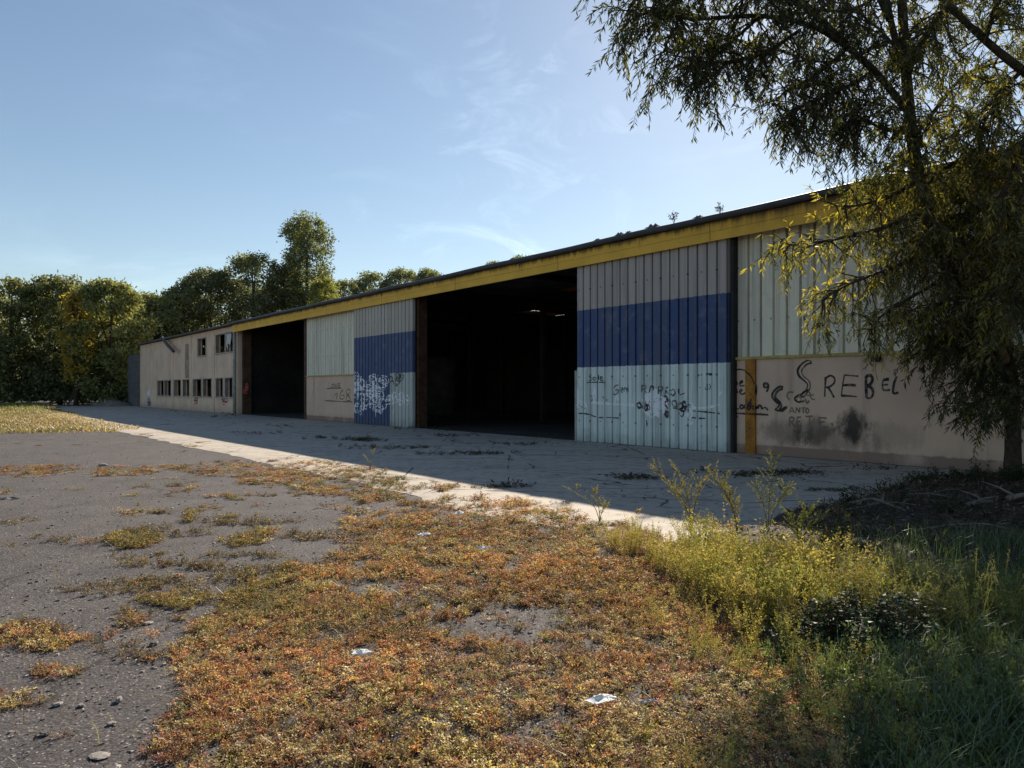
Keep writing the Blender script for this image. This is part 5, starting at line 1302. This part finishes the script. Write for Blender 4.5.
# ================================================================== LITTER, STONES, BRANCHES
def crumple(name, label, cat, px, py, sx, sy, h, mat, seed, rz=0.0):
    p = gp(px, py); n = 13; vs = []; b = MB()
    for j in range(n):
        for i in range(n):
            u, v = i / (n - 1) - 0.5, j / (n - 1) - 0.5
            nz = float(fbm(u * 5 + seed, v * 5 + seed * 2, 3)); ed = 1 - 0.45 * float(vnoise(math.atan2(v, u) * 1.6 + seed, seed))
            rr_ = math.hypot(u, v); sq = max(abs(u), abs(v)) / (rr_ + 1e-6)
            vs.append((u * sq * sx * ed, v * sq * sy * ed, 0.035 + 0.38 * h * (nz * 1.5 - 0.2) * (1.15 - rr_)))
    b.add(vs, [(j*n+i, j*n+i+1, (j+1)*n+i+1, (j+1)*n+i) for j in range(n-1) for i in range(n-1)])
    o = b.build(name, mat); o.location = (p[0], p[1], 0.12); o.rotation_euler = (R(-2), R(-3), rz)
    s_ = o.modifiers.new('Solidify', 'SOLIDIFY'); s_.thickness = 0.004
    tag(o, label, cat); return o
crumple('paper_scrap', 'crumpled white paper lying among the reddish weeds', 'litter', 361, 682, 0.13, 0.11, 0.07, M['paper'], 3, -0.5)
crumple('paper_scrap', 'torn creased white paper scrap at the bottom centre', 'litter', 603, 733, 0.19, 0.13, 0.07, M['paper'], 9, 0.2)
crumple('paper_scrap', 'small thin strip of paper right of the creased scrap', 'litter', 648, 735, 0.11, 0.05, 0.04, simple('dirty_paper', (0.5, 0.46, 0.43), 0.3, 10, 0.9, 0.1), 14, 0.1)
crumple('paper_scrap', 'pale litter in the orange weeds near the apron', 'litter', 424, 551, 0.17, 0.13, 0.10, M['paper'], 21, 0.5)
crumple('paper_scrap', 'small white litter beside the sunlit concrete edge', 'litter', 459, 527, 0.17, 0.14, 0.10, M['paper'], 27, 0.9)
crumple('paper_scrap', 'white scrap in the middle of the red weeds', 'litter', 484, 566, 0.15, 0.12, 0.10, M['paper'], 33, 0.2)
crumple('plastic_bag', 'dark flattened plastic bag at the left edge of the asphalt', 'litter', 6, 512, 0.50, 0.30, 0.12, M['gutter'], 41, 0.3)
def stone(name, label, cat, px, py, s, mat, seed, flat=0.5):
    s *= 0.78
    p = gp(px, py); b = MB(); n = 9
    vs = [(0, 0, -0.3 * s * flat)]
    for j, (r_, z) in enumerate(((0.8, -0.15), (1.0, 0.35), (0.75, 0.85))):
        for i in range(n):
            a = i / n * 6.283; k_ = 0.75 + 0.5 * float(vnoise(i * 0.9 + seed, j + seed * 3)); vs.append((s * r_ * k_ * math.cos(a), s * 0.72 * r_ * k_ * math.sin(a), s * flat * z * (0.85 + 0.3 * float(vnoise(i + seed, 4)))))
    vs.append((0, 0, s * flat * 0.95)); fs = []
    for i in range(n):
        i2 = (i + 1) % n; fs.append((0, 1 + i2, 1 + i)); fs.append((1 + 2*n + i, 1 + 2*n + i2, len(vs) - 1))
        for j in range(2): fs.append((1 + j*n + i, 1 + j*n + i2, 1 + (j+1)*n + i2, 1 + (j+1)*n + i))
    b.add(vs, fs); o = b.build(name, mat); o.location = (p[0], p[1], 0.005); o.rotation_euler = (0, 0, seed); tag(o, label, cat)
stone('stone', 'flat grey stone with a shadow, lower left of the asphalt', 'stone', 57, 706, 0.034, M['stone'], 1)
stone('stone', 'angular pale stone right of the flat grey stone', 'stone', 119, 702, 0.034, M['stone'], 2, 0.8)
stone('stone', 'small pale stone between the flat grey and the angular stone', 'stone', 81, 707, 0.026, M['stone'], 3)
stone('stone', 'thin slab stone below the angular pale stone', 'stone', 111, 725, 0.032, M['stone'], 4, 0.35)
stone('stone', 'dark rounded stone among the weeds at the bottom left', 'stone', 236, 734, 0.038, M['dark_stone'], 5, 0.8)
stone('stone', 'low dark stone near the bottom left corner', 'stone', 45, 735, 0.034, M['dark_stone'], 6)
stone('stone', 'broad pale stone on the asphalt before the weed edge', 'stone', 148, 624, 0.05, M['stone'], 7, 0.3)
stone('stone', 'dark stone half hidden at the edge of the sparse weeds', 'stone', 154, 645, 0.045, M['dark_stone'], 8, 0.6)
stone('stone', 'flat white slab fragment at the bottom left', 'stone', 100, 757, 0.06, M['stone'], 9, 0.15)
stone('stone', 'white pebble in the middle of the asphalt band', 'stone', 103, 466, 0.13, M['stone'], 10, 0.5)
stone('brick_fragment', 'larger pink brick fragment in the sparse weeds', 'brick', 178, 577, 0.06, M['brick_bit'], 11, 0.5)
stone('brick_fragment', 'smaller red brick fragment left of the pink one', 'brick', 157, 586, 0.045, M['brick_bit'], 12, 0.6)
def fallen(label, pts, r_):
    P = [np.array(p) for p in pts]; o_ = P[0].copy(); b = MB(); q = smooth_line([p - o_ for p in P], 5); b.tube(q, list(np.linspace(r_, r_ * 0.45, len(q))), 7)
    ro = b.build('fallen_branch', M['dead_wood'], None, True); ro.location = o_; tag(ro, label, 'branch', 'fallen branches under the willow')
    for i in range(3):
        tw = MB(); k = q[random.randrange(3, len(q) - 2)]; e = k + np.array([random.gauss(0, .2), random.gauss(0, .2), random.uniform(0.03, 0.12)]); tw.tube([k, (k + e) / 2 + np.array([0, 0, .02]), e], [r_ * .4, r_ * .3, r_ * .15], 5); tw.build('twig', M['dead_wood'], ro, True)
def dg(px, py, h=0.05):
    p = gp(px, py); return (p[0], p[1], float(dirt_h(p[0], p[1])) + h)
fallen('pale forked branch lying at the left of the dark dirt', [dg(850, 517), dg(872, 515, 0.08), dg(890, 520, 0.06), dg(905, 525)], 0.022)
fallen('long thin branch lying below the pale forked one', [dg(842, 525), dg(865, 521), dg(890, 516), dg(920, 520)], 0.014)
fallen('broad pale broken branch at the right side of the dirt', [dg(968, 519), dg(980, 517, 0.07), dg(992, 515)], 0.035)
fallen('pale log end lying at the right edge of the picture', [dg(1008, 512), dg(1024, 511, 0.08), dg(1050, 510)], 0.045)
fallen('curved branch lying nearest to the yellow weeds', [dg(915, 548), dg(945, 543), dg(980, 540), dg(1010, 546)], 0.014)
fallen('thin branch lying close to the ivy at the wall', [dg(905, 508), dg(930, 507), dg(952, 511)], 0.016)

# ================================================================== SKY, SUN, RENDER
AZ, EL = R(20), R(30.6)
w = bpy.data.worlds.new('World'); scene.world = w; w.use_nodes = True
nt = w.node_tree; nt.nodes.clear(); k = NT(nt)
sky = nt.nodes.new('ShaderNodeTexSky'); sky.sky_type = 'NISHITA'; sky.sun_disc = False
sky.sun_elevation = EL; sky.sun_rotation = AZ; sky.altitude = 100; sky.air_density = 1.0; sky.dust_density = SKY_DUST; sky.ozone_density = 1.5
vec = nt.nodes.new('ShaderNodeTexCoord').outputs['Generated']
sk = k.n('Gamma', None, Color=sky.outputs[0], Gamma=SKY_GAM).outputs[0]
mp = k.n('Mapping', None, Vector=vec, Scale=(2.2, 2.2, 7.0), Rotation=(0.2, 0.35, 0.5)).outputs[0]
cn = k.n('TexNoise', None, Vector=mp, Scale=1.6, Detail=8.0, Roughness=0.62, Distortion=0.6).outputs[0]
sk = k.mix(1.0, sk, (1.03, 1.03, 1.0), 'MULTIPLY')
gate = k.n('TexNoise', None, Vector=vec, Scale=2.3, Detail=2.0).outputs[0]
cf = k.math('MULTIPLY', k.math('MULTIPLY', k.ramp(cn, 0.46, 0.78), k.ramp(gate, 0.40, 0.60)), 0.55)
dv = np.array([(495 - 512) / F, 1.0, (HZ - 165) / F]); dv /= np.linalg.norm(dv)
near = k.ramp(k.n('VectorMath', {'operation': 'DOT_PRODUCT'}, i0=vec, i1=tuple(dv)).outputs['Value'], 0.972, 0.997)
mp2 = k.n('Mapping', None, Vector=vec, Scale=(5.0, 3.0, 9.0), Rotation=(0.5, 0.6, 0.9)).outputs[0]
wn = k.n('TexNoise', None, Vector=mp2, Scale=1.3, Detail=9.0, Roughness=0.66, Distortion=1.2).outputs[0]
cf = k.math('MAXIMUM', cf, k.math('MULTIPLY', k.math('MULTIPLY', k.ramp(wn, 0.48, 0.74), near), 0.75))
c = k.mix(cf, sk, k.mix(1.0, sk, (1.45, 1.35, 1.25), 'MULTIPLY'))
bg = nt.nodes.new('ShaderNodeBackground'); nt.links.new(c, bg.inputs[0]); bg.inputs[1].default_value = SKY_STR
ow = nt.nodes.new('ShaderNodeOutputWorld'); nt.links.new(bg.outputs[0], ow.inputs[0])
sl = bpy.data.lights.new('sun', 'SUN'); so = bpy.data.objects.new('sun', sl); col.objects.link(so)
sl.energy = SUN_STR; sl.angle = R(0.53); sl.color = (1.0, 0.89, 0.74)
so.rotation_euler = (R(90) - EL, 0, math.pi - AZ); so.location = (20, 40, 40)
scene.view_settings.view_transform = 'Standard'; scene.view_settings.look = 'None'; scene.view_settings.gamma = 1; scene.view_settings.exposure = EXPO
scene.view_settings.use_curve_mapping = False
scene.render.engine = 'CYCLES'
cy = scene.cycles; cy.max_bounces = 6; cy.diffuse_bounces = 3; cy.glossy_bounces = 2; cy.transmission_bounces = 4; cy.transparent_max_bounces = 6
cy.caustics_reflective = False; cy.caustics_refractive = False; cy.sample_clamp_indirect = 2.5
cy.use_denoising = True; cy.denoiser = 'OPENIMAGEDENOISE'; cy.denoising_input_passes = 'RGB_ALBEDO_NORMAL'; cy.denoising_prefilter = 'ACCURATE'
